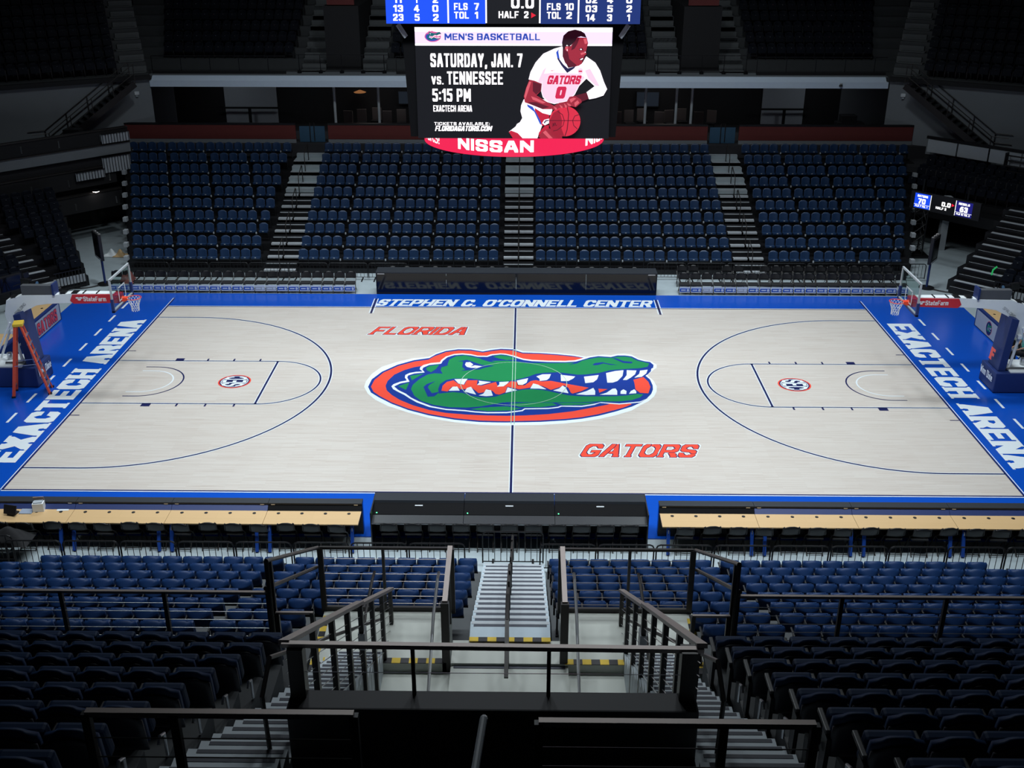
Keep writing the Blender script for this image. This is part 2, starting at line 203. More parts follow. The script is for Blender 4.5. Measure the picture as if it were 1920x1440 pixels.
 'white_teeth': [[(-2.067,0.286),(-1.605,0.321),(-1.682,0.018),(-1.714,-0.181),(-1.9,-0.092)],[(-1.221,0.168),(-0.778,0.045),(-0.981,-0.1),(-1.12,-0.201),(-1.258,-0.203),(-1.186,0.011)],[(-0.496,0.056),(-0.16,0.104),(-0.234,-0.104),(-0.345,-0.303),(-0.573,-0.341),(-0.492,-0.143)],[(0.102,0.194),(0.501,0.409),(0.448,0.02),(0.305,-0.181),(0.156,-0.169)],[(0.784,0.566),(1.005,0.753),(1.304,0.772),(1.232,0.405),(1.142,0.244),(0.896,0.169),(0.898,0.349)],[(1.642,0.717),(2.145,0.585),(2.074,0.402),(1.892,0.183),(1.637,0.165)],[(2.453,0.567),(2.978,0.722),(2.897,0.341),(2.752,0.088),(2.469,0.005)],[(3.244,0.895),(3.575,1.086),(3.882,1.166),(3.804,0.645),(3.596,0.207),(3.412,0.061),(3.23,0.059)],[(3.995,1.167),(4.341,1.142),(4.256,0.798),(4.083,0.503),(3.921,0.298),(3.785,0.296),(3.957,0.721)],[(4.464,1.136),(4.744,1.223),(4.659,0.878),(4.468,0.581),(4.205,0.504),(4.406,0.838)],[(-2.204,-0.704),(-2.084,-0.362),(-1.929,-0.339),(-1.823,-0.685)],[(-1.658,-0.765),(-1.594,-0.46),(-1.457,-0.353),(-1.252,-1.005),(-1.46,-0.886)],[(-1.165,-1.065),(-1.008,-0.913),(-0.936,-0.569),(-0.764,-0.636),(-0.686,-1.078),(-0.916,-1.136)],[(-0.273,-0.849),(-0.201,-0.385),(0.128,-0.623),(-0.111,-0.744)],[(0.568,-0.472),(0.672,-0.048),(0.849,-0.152),(1.123,-0.533),(0.846,-0.482)],[(1.34,-0.627),(1.557,-0.458),(1.678,-0.211),(1.786,-0.385),(1.861,-0.853),(1.605,-0.747)],[(2.105,-0.931),(2.484,-0.652),(2.725,-0.393),(2.772,-0.648),(2.754,-0.963),(2.439,-0.981)],[(2.903,-0.954),(3.153,-0.78),(3.374,-0.453),(3.484,-0.431),(3.519,-0.638),(3.495,-0.952)],[(3.61,-0.876),(3.638,-0.636),(3.74,-0.497),(3.836,-0.633),(3.805,-0.894)],[(3.9,-0.865),(3.983,-0.631),(4.108,-0.491),(4.161,-0.629),(4.149,-0.821)],[(-1.763,1.573),(-1.739,1.805),(-1.589,1.823),(-1.466,1.616),(-1.554,1.407),(-1.411,1.539),(-1.133,1.444),(-1.267,1.29),(-1.535,1.301),(-1.687,1.383)]],
}
# ------------------------------------------------------------------ materials
def wood_mat(name, base, dark, plank=.057, ln=1.1, rough=.3, amp=1.0):
    m = bpy.data.materials.new(name); m.use_nodes = True; nt = m.node_tree; b = nt.nodes['Principled BSDF']; L = nt.links.new
    tc = nt.nodes.new('ShaderNodeTexCoord'); br = nt.nodes.new('ShaderNodeTexBrick')
    br.inputs['Scale'].default_value = 1; br.inputs['Brick Width'].default_value = ln; br.inputs['Row Height'].default_value = plank
    br.inputs['Mortar Size'].default_value = .0012; br.inputs['Mortar Smooth'].default_value = .3; br.offset = .37; br.offset_frequency = 2; br.squash = 1
    br.inputs['Color1'].default_value = (*base, 1); br.inputs['Color2'].default_value = (*[b_*(1-.16*amp)+d_*.16*amp for b_, d_ in zip(base, dark)], 1); br.inputs['Mortar'].default_value = (*[.75*b_ for b_ in base], 1)
    mp = nt.nodes.new('ShaderNodeMapping'); mp.inputs['Scale'].default_value = (.55, 14, 1); nz = nt.nodes.new('ShaderNodeTexNoise'); nz.inputs['Scale'].default_value = 1.2; nz.inputs['Detail'].default_value = 6; nz.inputs['Roughness'].default_value = .65
    mx = nt.nodes.new('ShaderNodeMix'); mx.data_type = 'RGBA'; rp = nt.nodes.new('ShaderNodeMapRange'); rp.inputs[1].default_value = .52; rp.inputs[2].default_value = .80; rp.inputs[3].default_value = 0; rp.inputs[4].default_value = .5*amp
    L(tc.outputs['Object'], br.inputs['Vector']); L(tc.outputs['Object'], mp.inputs['Vector']); L(mp.outputs[0], nz.inputs['Vector']); L(nz.outputs['Fac'], rp.inputs[0])
    L(rp.outputs[0], mx.inputs['Factor']); L(br.outputs['Color'], mx.inputs['A']); mx.inputs['B'].default_value = (*dark, 1)
    L(mx.outputs['Result'], b.inputs['Base Color']); b.inputs['Roughness'].default_value = rough; b.inputs['Specular IOR Level'].default_value = .5
    MATS[name] = m; return m
maple = wood_mat('maple_court', (.60, .555, .51), (.38, .29, .235), amp=1.4)
BLUE = (.004, .072, .46)
blue_paint = mat('blue_court_paint', BLUE, .22, var=.05); navy_paint = mat('navy_court_paint', (.014, .018, .085), .28, var=.04)
white_paint = mat('white_court_paint', (.72, .78, .82), .28, var=.03); orange_paint = mat('orange_court_paint', (.80, .075, .045), .28, var=.04)
green_paint = mat('green_court_paint', (.016, .22, .075), .28, var=.05); emblem_navy = mat('emblem_navy_paint', (.012, .04, .26), .28, var=.04)
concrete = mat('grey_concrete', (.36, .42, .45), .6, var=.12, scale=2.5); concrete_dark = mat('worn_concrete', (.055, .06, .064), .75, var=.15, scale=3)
black_metal = mat('black_metal', (.012, .012, .014), .4, .3, var=.1); black_plastic = mat('black_plastic', (.010, .010, .012), .45, var=.1); black_fabric = mat('black_fabric', (.008, .008, .010), .85, var=.15, scale=30)
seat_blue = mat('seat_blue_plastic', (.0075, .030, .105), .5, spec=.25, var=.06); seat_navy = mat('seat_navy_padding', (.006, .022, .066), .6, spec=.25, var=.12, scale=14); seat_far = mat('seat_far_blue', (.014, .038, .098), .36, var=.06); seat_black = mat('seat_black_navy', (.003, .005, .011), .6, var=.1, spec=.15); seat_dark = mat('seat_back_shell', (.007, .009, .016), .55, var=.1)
steel = mat('brushed_steel', (.55, .56, .58), .3, .9, var=.06); pale_grey = mat('pale_grey_paint', (.42, .45, .48), .5, var=.05); white_enamel = mat('white_enamel', (.84, .89, .92), .35, var=.03)
wood_top = wood_mat('tan_table_laminate', (.60, .40, .20), (.45, .28, .12), plank=.6, ln=2.4, rough=.4, amp=.5)
orange_metal = mat('orange_rim_paint', (.80, .06, .02), .4, var=.04); red_sign = mat('red_sign_vinyl', (.62, .03, .04), .4, var=.03); pad_navy = mat('navy_padding', (.012, .030, .14), .5, var=.06)
red_pad = mat('maroon_wall_padding', (.13, .022, .02), .75, var=.1, scale=3); yellow = mat('hazard_yellow', (.62, .42, .03), .6, var=.1); ladder_orange = mat('ladder_fibreglass', (.62, .075, .03), .5, var=.1, scale=8)
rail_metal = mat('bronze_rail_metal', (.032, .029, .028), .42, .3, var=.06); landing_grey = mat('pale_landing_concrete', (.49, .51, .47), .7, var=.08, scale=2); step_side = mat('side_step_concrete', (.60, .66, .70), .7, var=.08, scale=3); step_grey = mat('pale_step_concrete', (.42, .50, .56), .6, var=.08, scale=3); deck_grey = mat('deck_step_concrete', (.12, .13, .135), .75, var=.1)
cap_metal = mat('rail_cap_metal', (.32, .27, .25), .42, .4, var=.06)
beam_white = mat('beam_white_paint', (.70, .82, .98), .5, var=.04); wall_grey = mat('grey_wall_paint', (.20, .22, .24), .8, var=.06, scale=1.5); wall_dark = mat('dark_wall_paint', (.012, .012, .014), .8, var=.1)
dark_tread = mat('dark_tread_strip', (.05, .055, .075), .6, var=.1); panel_white = mat('white_panel', (.42, .46, .50), .6, var=.05)
led_black = mat('led_panel_black', (.006, .006, .008), .10, var=0, spec=.5); led_shelf = mat('table_black_satin', (.004, .004, .005), .6, spec=.06, var=.08)
carpet_dark = mat('dark_floor', (.02, .02, .024), .85, var=.15)

# ------------------------------------------------------------------ floor and court
FZ = -0.03
o = MB().b2((-32, -31, FZ-.3), (32, 33, FZ)).build('floor', concrete); tag(o, 'grey concrete arena floor around the court', kind='structure')
court = thing('basketball_court', 'full-size maple basketball court with blue borders and alligator emblem', 'court')
MB().b2((-14.33, -7.62, FZ), (14.33, 7.62, 0)).build('hardwood', maple, court)
ap = MB(); ap.b2((-18.4, -9.95, FZ), (18.4, -7.62, 0)); ap.b2((-18.4, 7.62, FZ), (18.4, 9.28, 0)); ap.b2((-18.4, -7.62, FZ), (-14.33, 7.62, 0)); ap.b2((14.33, -7.62, FZ), (18.4, 7.62, 0))
tag(ap.build('border', blue_paint, court), 'blue painted border')
def pz(z): return lambda x, y: (x, y, z)
def rect(mb, x0, y0, x1, y1, z): mb.flat([(x0, y0), (x1, y0), (x1, y1), (x0, y1)], pz(z))
def arc(mb, cx, cy, r, w_, a0, a1, z, n=64):
    for i in range(n):
        a, b = a0+(a1-a0)*i/n, a0+(a1-a0)*(i+1)/n
        mb.flat([(cx+(r-w_/2)*math.cos(a), cy+(r-w_/2)*math.sin(a)), (cx+(r+w_/2)*math.cos(a), cy+(r+w_/2)*math.sin(a)), (cx+(r+w_/2)*math.cos(b), cy+(r+w_/2)*math.sin(b)), (cx+(r-w_/2)*math.cos(b), cy+(r-w_/2)*math.sin(b))], pz(z))
Z1, Z2 = .0015, .003
def piece(name, mm, fn):
    mb = MB(); fn(mb); return mb.build(name, mm, court)
def line_set(mm, z, g):
    sfx = '_edging' if g else ''
    for s in (-1, 1):
        lx = s*14.325; bx = s*(14.325-1.6); fx = s*(14.325-5.79)
        a0, a1 = (PI/2, 1.5*PI) if s > 0 else (-PI/2, PI/2)
        def three(mb):
            arc(mb, bx, 0, 6.33, .07+g, a0, a1, z, 80)
            for t in (-1, 1): rect(mb, min(lx, bx), t*6.33-.035-g/2, max(lx, bx), t*6.33+.035+g/2, z)
        def lane(mb):
            rect(mb, fx-.035-g/2, -1.85, fx+.035+g/2, 1.85, z)
            for t in (-1, 1): rect(mb, min(lx, fx), t*1.83-.03-g/2, max(lx, fx), t*1.83+.03+g/2, z)
            arc(mb, fx, 0, 1.83, .06+g, a0, a1, z, 48)
        piece('three_point_line'+sfx, mm, three); piece('lane_line'+sfx, mm, lane)
        if g:
            for q in (-.075, .075): piece('coaching_box_edging', mm, lambda mb: rect(mb, s*5.85+q-.02, 6.95, s*5.85+q+.02, 8.7, z))
            continue
        piece('side_line', mm, lambda mb: rect(mb, -14.35, s*7.62-.025, 14.35, s*7.62+.025, z)); piece('base_line', mm, lambda mb: rect(mb, s*14.325-.025, -7.62, s*14.325+.025, 8.66, z))
        for t in (-1, 1):
            piece('lane_block', mm, lambda mb: rect(mb, s*12.12-.15, t*1.83, s*12.12+.15, t*2.06, z))
            for q in (11.1, 10.15, 9.2): piece('lane_mark', mm, lambda mb: rect(mb, s*q-.03, t*1.83, s*q+.03, t*2.04, z))
            piece('baseline_mark', mm, lambda mb: rect(mb, s*14.0, t*2.76-.025, s*14.3, t*2.76+.025, z))
        def ra(mb):
            arc(mb, bx, 0, 1.25, .05, a0, a1, z, 32)
            for t in (-1, 1): rect(mb, min(bx, s*13.13), t*1.25-.025, max(bx, s*13.13), t*1.25+.025, z)
        piece('restricted_arc', mm, ra)
        piece('coaching_box_line', mm, lambda mb: rect(mb, s*5.85-.04, 6.9, s*5.85+.04, 8.7, z))
    for a, b in ((-7.62, -3.3), (3.1, 7.62)): piece('centre_line'+sfx, mm, lambda mb: rect(mb, -.035-g/2, a, .035+g/2, b, z))
line_set(white_paint, Z1, .05)
line_set(navy_paint, Z2, 0)
for s in (-1, 1):
    bx = s*(14.325-1.6)
    def wa(mb):
        arc(mb, bx, 0, .9, .05, PI/2 if s > 0 else -PI/2, 1.5*PI if s > 0 else PI/2, Z2, 32)
        for t in (-1, 1): rect(mb, min(bx, s*13.14), t*.9-.025, max(bx, s*13.14), t*.9+.025, Z2)
    piece('white_arc', white_paint, wa)
    for k in range(11): piece('white_dash', white_paint, lambda mb: rect(mb, s*16.1-.045, -7.55+1.525*k-.36, s*16.1+.045, -7.55+1.525*k+.36, Z2))
    piece('base_line_edging', white_paint, lambda mb: rect(mb, s*14.37, -7.62, s*14.40, 8.66, Z2))
    piece('side_line_edging', white_paint, lambda mb: rect(mb, -14.35, s*7.68-.02, 14.35, s*7.68+.02, Z2))
T = dict(pen=(.135, .105), lw=.50, track=.07, serif=True)
for rt_, up_, ox in (((0, 1, 0), (-1, 0, 0), (-14.66, -6.02, Z2)), ((0, -1, 0), (1, 0, 0), (14.66, 6.02, Z2))):
    tag(letter(MB(), 'EXACTECH ARENA', ox, rt_, up_, .95, 12.0, **T).build('baseline_lettering', white_paint, court), 'white block lettering')
letter(MB(), "STEPHEN C. O'CONNELL CENTER", (-5.82, 7.80, Z2), (1, 0, 0), (0, 1, 0), .82, 11.35, pen=(.14, .095), lw=.66, track=.06, space=.5, serif=True, shear=.25).build('sideline_lettering', white_paint, court)
for s_, x_, y_, w_ in (('FLORIDA', -5.62, 4.55, 3.62), ('GATORS', 2.02, -5.42, 3.42)):
    K = dict(pen=(.105, .085), lw=.70, track=.11, serif=True, shear=.35)
    letter(MB(), s_, (x_, y_, .001), (1, 0, 0), (0, 1, 0), .84, w_, grow=.055, **K).build('lettering_halo', white_paint, court)
    letter(MB(), s_, (x_, y_, .0025), (1, 0, 0), (0, 1, 0), .84, w_, grow=.022, **K).build('lettering_outline', navy_paint, court)
    tag(letter(MB(), s_, (x_, y_, .004), (1, 0, 0), (0, 1, 0), .84, w_, **K).build('team_lettering', orange_paint, court), 'orange-red slanted lettering')
# centre emblem, paint layer on paint layer
em = None
for k, (nm, mm) in enumerate((('white_border', white_paint), ('navy_border', emblem_navy), ('orange_ring', orange_paint), ('navy_field', emblem_navy), ('white_line', white_paint), ('navy_head', emblem_navy), ('green_head', green_paint), ('green_scales', green_paint), ('navy_marks', emblem_navy), ('orange_mouth', orange_paint), ('white_teeth', white_paint))):
    for p in EMBLEM[nm]:
        o = MB().flat(p, pz(.002+.0012*k)).build('emblem' if em is None else {'green_scales': 'green_scale', 'navy_marks': 'navy_mark', 'white_teeth': 'white_tooth'}.get(nm, nm), mm, em or court)
        if em is None: em = tag(o, 'big alligator head emblem, green, orange and blue')
faint = mat('faint_line_paint', (.35, .55, .42), .3, var=.02)
piece('centre_circle', faint, lambda mb: arc(mb, 0, 0, 1.83, .025, 0, 2*PI, .017, 96))
for q in (-.05, .05): piece('faint_centre_line', faint, lambda mb: rect(mb, q-.012, -3.25, q+.012, 3.1, .0172))
# conference badges in both lanes
for s in (-1, 1):
    cx = s*9.66; c = MB(); 
    def disc(mb, r, z): mb.flat([(cx+r*math.cos(2*PI*i/40), r*math.sin(2*PI*i/40)) for i in range(40)], pz(z))
    disc(c, .56, .0045); bd = c.build('lane_badge', orange_paint, court); tag(bd, 'round badge in the lane')
    c = MB(); disc(c, .51, .0055); c.build('badge_field', navy_paint, bd)
    c = MB(); arc(c, cx, 0, .455, .03, 0, 2*PI, .0065, 40)
    for p in text_polys('SEC', .62, .80, pen=(.105, .075), lw=.66, track=.10):
        q = []
        for a, b in p:
            u, v_ = a-.40, b-.31; v_ *= 1+.35*max(0, 1-(u/.42)**2)
            q.append((cx+s*v_, -s*u))
        c.flat(q, pz(.0065+.0003*(len(c.f) % 9)))
    c.build('badge_lettering', white_paint, bd)
# ------------------------------------------------------------------ seats
def shell_back(z0=.40, z1=.82, hw=.225, th=.035, lean=.10, curve=.05, power=3.2, taper=.4, nu=8, nv=6, bulge=0):
    """curved rounded seat back, sitter looks along +y"""
    mb = MB()
    def pt(u, v_, s):
        a = (u-.5)*2; t = v_; z = z0+(z1-z0)*t
        wtop = hw*(1-taper*max(0, (t-.6)/.4)**power); x = a*wtop
        zz = z-(.05*abs(a)**3 if t > .99 else 0)
        y = -lean*(z-z0)+curve*a*a*.9 - s*th*(.35+.65*min(1, 4*t*(1-t)+.25))
        if s and bulge: y -= bulge*max(0, 1-a*a)**.6*(0 if t < .42 else (t-.42)/.18 if t < .6 else (1-t)/.4)
        return Vector((x, y, zz))
    f = [pt(i/nu, j/nv, 0) for j in range(nv+1) for i in range(nu+1)]; b = [pt(i/nu, j/nv, 1) for j in range(nv+1) for i in range(nu+1)]
    n = len(f); q = lambda i, j: j*(nu+1)+i; fs = []
    for j in range(nv):
        for i in range(nu):
            fs.append((q(i, j), q(i+1, j), q(i+1, j+1), q(i, j+1))); fs.append((n+q(i, j), n+q(i, j+1), n+q(i+1, j+1), n+q(i+1, j)))
    rim = [q(i, 0) for i in range(nu)]+[q(nu, j) for j in range(nv)]+[q(i, nv) for i in range(nu, 0, -1)]+[q(0, j) for j in range(nv, 0, -1)]
    for a, b2 in zip(rim, rim[1:]+rim[:1]): fs.append((a, n+a, n+b2, b2))
    return mb.add(f+b, fs)
def seat_parts(kind):
    """list of (name, MB, materials, bevel, smooth) for one seat, sitter facing +y, origin on the tread under the back"""
    if kind == 'shell':
        back = shell_back(nu=10, nv=10, bulge=.13); pan = MB()
        pan.grid(lambda u, v_: Vector(((u-.5)*.42, .10+.05*math.sin(PI*v_)+.0*u, .36+.40*v_)), 4, 4)
        pan = MB().box((0, .12, .53), (.42, .09, .36), M=Matrix.Rotation(.18, 3, 'X'))
        ped = MB().bar((-.235, 0, 0), (-.235, -.02, .42), .035, .10); ped.box((-.235, .02, .02), (.06, .22, .03)); ped.bar((-.235, .02, .38), (.235, .02, .38), .04)
        arm = MB().box((-.243, .06, .60), (.035, .26, .03)); arm.bar((-.243, -.02, .42), (-.243, -.02, .60), .03)
        return [('backrest', back, seat_blue, 0, True), ('seat', pan, seat_blue, .03, False), ('pedestal', ped, black_metal, 0, False), ('armrest', arm, black_plastic, .008, False)]
    if kind == 'padded':
        back = shell_back(.36, .86, .245, .07, .14, .03, 5)
        shell = shell_back(.30, .80, .25, .03, .14, .03, 6)
        for i, p in enumerate(shell.v): shell.v[i] = (p[0], p[1]-.075, p[2])
        pan = MB().box((0, .16, .52), (.46, .12, .38), M=Matrix.Rotation(.22, 3, 'X'))
        ped = MB().bar((-.265, -.02, 0), (-.265, -.04, .56), .045, .16); ped.box((-.265, .02, .02), (.07, .30, .03))
        arm = MB().box((-.265, .10, .60), (.055, .34, .045))
        return [('backrest', back, seat_navy, 0, True), ('back_shell', shell, seat_dark, 0, True), ('seat', pan, seat_navy, .035, False), ('pedestal', ped, black_metal, 0, False), ('armrest', arm, black_plastic, .012, False)]
    if kind == 'far':
        back = shell_back(.40, .84, .205, .035, .16, .03, 6, .22)
        pan = MB().box((0, .15, .475), (.40, .12, .09)); pan.box((0, .10, .44), (.39, .05, .10))
        ped = MB().bar((-.225, 0, 0), (-.225, -.02, .46), .03, .12); ped.bar((-.225, .02, .34), (.225, .02, .34), .05)
        plate = MB().box((0, .214, .495), (.07, .008, .034))
        return [('backrest', back, seat_far, 0, True), ('seat', pan, seat_far, .018, False), ('pedestal', ped, black_metal, 0, False), ('number_plate', plate, pale_grey, 0, False)]
    if kind == 'gap': return [('gap_marker', MB().box((0, -.16, .46), (.055, .06, .08)), pale_grey, 0, False)]
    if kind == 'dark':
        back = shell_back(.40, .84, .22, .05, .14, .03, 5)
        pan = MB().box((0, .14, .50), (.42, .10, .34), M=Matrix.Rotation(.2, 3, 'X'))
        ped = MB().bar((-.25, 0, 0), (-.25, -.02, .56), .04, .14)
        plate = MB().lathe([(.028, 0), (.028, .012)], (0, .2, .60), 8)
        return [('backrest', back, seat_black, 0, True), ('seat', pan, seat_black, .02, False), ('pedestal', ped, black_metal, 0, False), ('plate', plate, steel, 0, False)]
SEATMESH = {}
def seat_mesh(kind):
    if kind not in SEATMESH: SEATMESH[kind] = [(n, mb.mesh(n, mm, bv, sm), mm) for n, mb, mm, bv, sm in seat_parts(kind)]
    return SEATMESH[kind]
PROTO = {}
def add_seat(kind, loc, rz, label, group, name):
    if kind not in PROTO:
        r = thing(name, label, 'seat', loc, rz, group)
        for n, me, mm in seat_mesh(kind):
            o = bpy.data.objects.new(n, me); COL.objects.link(o); o.parent = r
        PROTO[kind] = r; return r
    return dup(PROTO[kind], loc, rz, label, group)
def seat_stuff(name, items, label, cat):
    """the remaining seats, one object; items = (kind, loc, rz)"""
    mats, V, F, MI, SM = [], [], [], [], []
    import array
    cache = {}
    for kind, loc, rz in items:
        if kind not in cache:
            cache[kind] = [([tuple(v_.co) for v_ in me.vertices], [tuple(p.vertices) for p in me.polygons], mm, me.polygons[0].use_smooth) for n, me, mm in seat_mesh(kind)]
        c, s = math.cos(rz), math.sin(rz); lx, ly, lz = loc
        for vs, fs, mm, sm in cache[kind]:
            if mm not in mats: mats.append(mm)
            o = len(V); mi = mats.index(mm)
            V.extend([(lx+c*x-s*y, ly+s*x+c*y, lz+z) for x, y, z in vs]); F.extend([[i+o for i in f] for f in fs]); MI.extend([mi]*len(fs)); SM.extend([sm]*len(fs))
    me = bpy.data.meshes.new(name); me.from_pydata(V, [], F)
    for mm in mats: me.materials.append(mm)
    me.polygons.foreach_set('material_index', MI); me.polygons.foreach_set('use_smooth', SM); me.update()
    o = bpy.data.objects.new(name, me); COL.objects.link(o); return tag(o, label, cat, kind='stuff')
FAR_STUFF, UP_STUFF = [], []

# ------------------------------------------------------------------ far stand
ny = lambda i: 12.2+.9*i                     # seat-lip line of row i
nz = lambda i: .19+.348*i                    # tread height of row i
AISLES = [(-11.32, -9.85), (-.62, .78), (9.74, 11.16)]
lo = lambda i: -17.25-2.45*i/9
hi = lambda i: 17.35+2.35*i/9
tier = MB()
for i in range(10):
    tier.b2((lo(i)-.15, ny(i)-(.28 if i else 0), FZ if i < 7 else 2.0), (hi(i)+.15, ny(i)+.62, nz(i)))
o = tier.build('far_stand_tier', black_metal); tag(o, 'dark stepped platform under the far blue seats', kind='structure')
for k, (a, b) in enumerate(AISLES):
    nm = ('left', 'centre', 'right')[k]
    st = MB(); ns = MB(); up_ = MB()
    for i in range(10):
        for h in (0, 1):
            y0 = ny(i)-.28-.45*(1-h)+.0; z = nz(i)-.174*(1-h)
            if h == 0: (st if i < 7 else up_).b2((a, y0, z-.3), (b, y0+.45, z))
            else: (st if i < 7 else up_).b2((a, y0, z-.3), (b, y0+.9, z+.004))
            if i < 7: 
                if h == 1: ns.b2((a+.03, y0-.012, z-.07), ((a+b)/2-.04, y0+.20, z+.012)); ns.b2(((a+b)/2+.04, y0-.012, z-.07), (b-.03, y0+.20, z+.012))
                else: ns.b2((a+.05, y0-.006, z-.02), (b-.05, y0+.04, z+.008))
            else: ns.b2((a+.02, y0-.005, z-.015), (b-.02, y0+.07, z+.012))
    for q in range(3):
        up_.b2((a, 20.94+.3*q, 3.0), (b, 21.3+.3*q, 3.5+.17*q))
        ns.b2((a+.02, 20.93+.3*q, 3.49+.17*q), (b-.02, 21.0+.3*q, 3.512+.17*q))
    r = st.build('aisle_steps', black_metal); tag(r, 'dark aisle steps with pale nosings, %s aisle of the far stand' % nm, kind='structure')
    up_.build('concrete_steps', concrete, r); ns.build('step_nosing', pale_grey, r)
    xm = (a+b)/2
    for j, i in enumerate((0, 2, 4, 6, 8)):
        t = thing('aisle_handrail', 'black hoop handrail in the %s far aisle, %s from the bottom' % (nm, ORD[j+1]), 'handrail', (xm, ny(i), nz(i)))
        MB().tube([(0, -.2, -.12), (0, -.2, .75), (0, -.12, .9), (0, .75, 1.2), (0, .83, 1.15), (0, .83, .3)], .022, 6).build('rail', rail_metal, t)
        MB().box((0, -.2, -.1), (.14, .14, .03)).build('foot_plate', rail_metal, t)
for i in range(10):
    spans = [(lo(i), AISLES[0][0]-.05), (AISLES[0][1]+.05, AISLES[1][0]-.05), (AISLES[1][1]+.05, AISLES[2][0]-.05), (AISLES[2][1]+.05, hi(i))]
    for a, b in spans:
        n = int((b-a+.02)/.488); g = (b-a-n*.47)/max(1, (n-1)//4+1)
        x = a+.235
        for q in range(n):
            if q and q % 4 == 0:
                x += min(g, .14); FAR_STUFF.append(('gap', (x-.235-min(g, .14)/2, ny(i), nz(i)), 0))
            FAR_STUFF.append(('far', (x, ny(i)+.18, nz(i)), PI)); x += .47
for i in range(8):
    for s in (-1, 1):
        x = (lo(i)-.25) if s < 0 else hi(i)+.25
        t = thing('row_marker', 'pale end marker box of row %s, %s end of the far blue stand' % (ORD[i+1], 'left' if s < 0 else 'right'), 'marker', (x, ny(i)+.05, nz(i)))
        MB().box((0, 0, .44), (.18, .26, .20)).build('panel', pale_grey, t, bevel=.01); MB().bar((0, .1, -.05), (0, .1, .40), .04).build('bracket', black_metal, t)
# concourse behind the far stand
MB().b2((-21, 21.2, 3.3), (21, 30, 3.93)).build('far_concourse_floor', carpet_dark)['kind'] = 'structure'
for k, (a, b) in enumerate(((-20.3, -11.42), (-9.75, -.75), (.9, 9.66), (11.26, 20.1))):
    t = thing('padded_wall', 'maroon padded parapet, %s from the left behind the far seats' % ORD[k+1], 'wall panel', ((a+b)/2, 21.62, 3.93))
    L_ = b-a
    MB().box((0, 0, .55), (L_, .14, .72)).build('padding', red_pad, t, bevel=.02); MB().box((0, .02, .95), (L_, .2, .09)).build('cap', black_metal, t)
    MB().box((0, -.02, .09), (L_, .12, .19)).build('kick_strip', wall_grey, t)
for k, x in enumerate((-10.6, .08, 10.45)):
    t = thing('aisle_gate', 'blue-grey gate panel at the head of the %s far aisle' % ('left', 'centre', 'right')[k], 'gate', (x, 21.75, 3.93))
    MB().box((0, 0, .42), (1.3, .05, .8)).build('panel', mat('teal_gate_panel', (.03, .09, .16), .5), t); MB().tube([(-.1, -.05, 0), (-.1, -.05, 1.0), (.12, -.05, 1.0), (.12, -.05, .1)], .025, 6).build('latch_rail', rail_metal, t)
wy = 27.0
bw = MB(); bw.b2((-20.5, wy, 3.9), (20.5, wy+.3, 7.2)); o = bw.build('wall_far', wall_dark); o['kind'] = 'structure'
for k, (a, b, mm, nm) in enumerate(((-20.4, -19.15, wall_grey, 'grey wall bay at the left end'), (-16.35, -13.45, panel_white, 'pale panel bay on the left'), (13.45, 15.75, panel_white, 'pale panel bay on the right'), (17.75, 20.4, wall_grey, 'grey wall bay at the right end'))):
    t = thing('wall_bay', nm+' of the far concourse', 'wall panel', ((a+b)/2, wy-.06, 3.93)); W_ = b-a
    MB().box((0, 0, 1.5), (W_, .1, 3.0)).build('panel', mm, t)
    if mm is panel_white:
        MB().box((0, -.5, .95), (W_+.4, .06, .10)).build('rail', black_metal, t); MB().box((0, -.5, .47), (.16, .06, .94)).build('rail_post', black_metal, t)
# club lounge furniture and lights behind the parapet
for k, x in enumerate((-9.6, -7.3, -5.0, 4.8, 6.6, 8.2, 9.0)):
    t = thing('concourse_column', 'slim grey column, %s from the left under the white beam' % ORD[k+1], 'column', (x, 23.2, 3.93))
    MB().lathe([(.07, 0), (.07, 2.75)], n=12).build('shaft', pale_grey, t); MB().box((0, 0, .03), (.25, .25, .06)).build('base_plate', pale_grey, t)
for k, (x, z_, w_, h_) in enumerate(((-6.2, 5.4, 1.0, .75), (7.1, 5.35, 1.3, .85))):
    t = thing('wall_screen', 'dim wall screen in the %s half of the club lounge' % ('left', 'right')[k], 'screen', (x, 26.8, z_))
    MB().box((0, 0, 0), (w_, .08, h_)).build('housing', black_plastic, t); MB().box((0, -.045, 0), (w_-.1, .01, h_-.1)).build('display', mat('dim_screen', (.30, .42, .62), emit=.03), t)
rnd = random.Random(3)
for k in range(26):
    x = -9.2+.72*k+(1.5 if k > 12 else 0)
    t = thing('lounge_chair', 'dark lounge chair, %s from the left in the club behind the parapet' % ORD[k+1], 'chair', (x, 24.3+.5*(k % 3), 3.93), PI+rnd.uniform(-.4, .4), 'lounge chairs in the far club')
    MB().box((0, 0, .45), (.5, .5, .1)).build('seat', black_fabric, t); MB().box((0, -.25, .8), (.5, .08, .65)).build('backrest', mat('brown_lounge_fabric', (.16, .13, .12), .8), t)
    for sx in (-.2, .2): MB().bar((sx, 0, 0), (sx, 0, .42), .05).build('leg', black_metal, t)
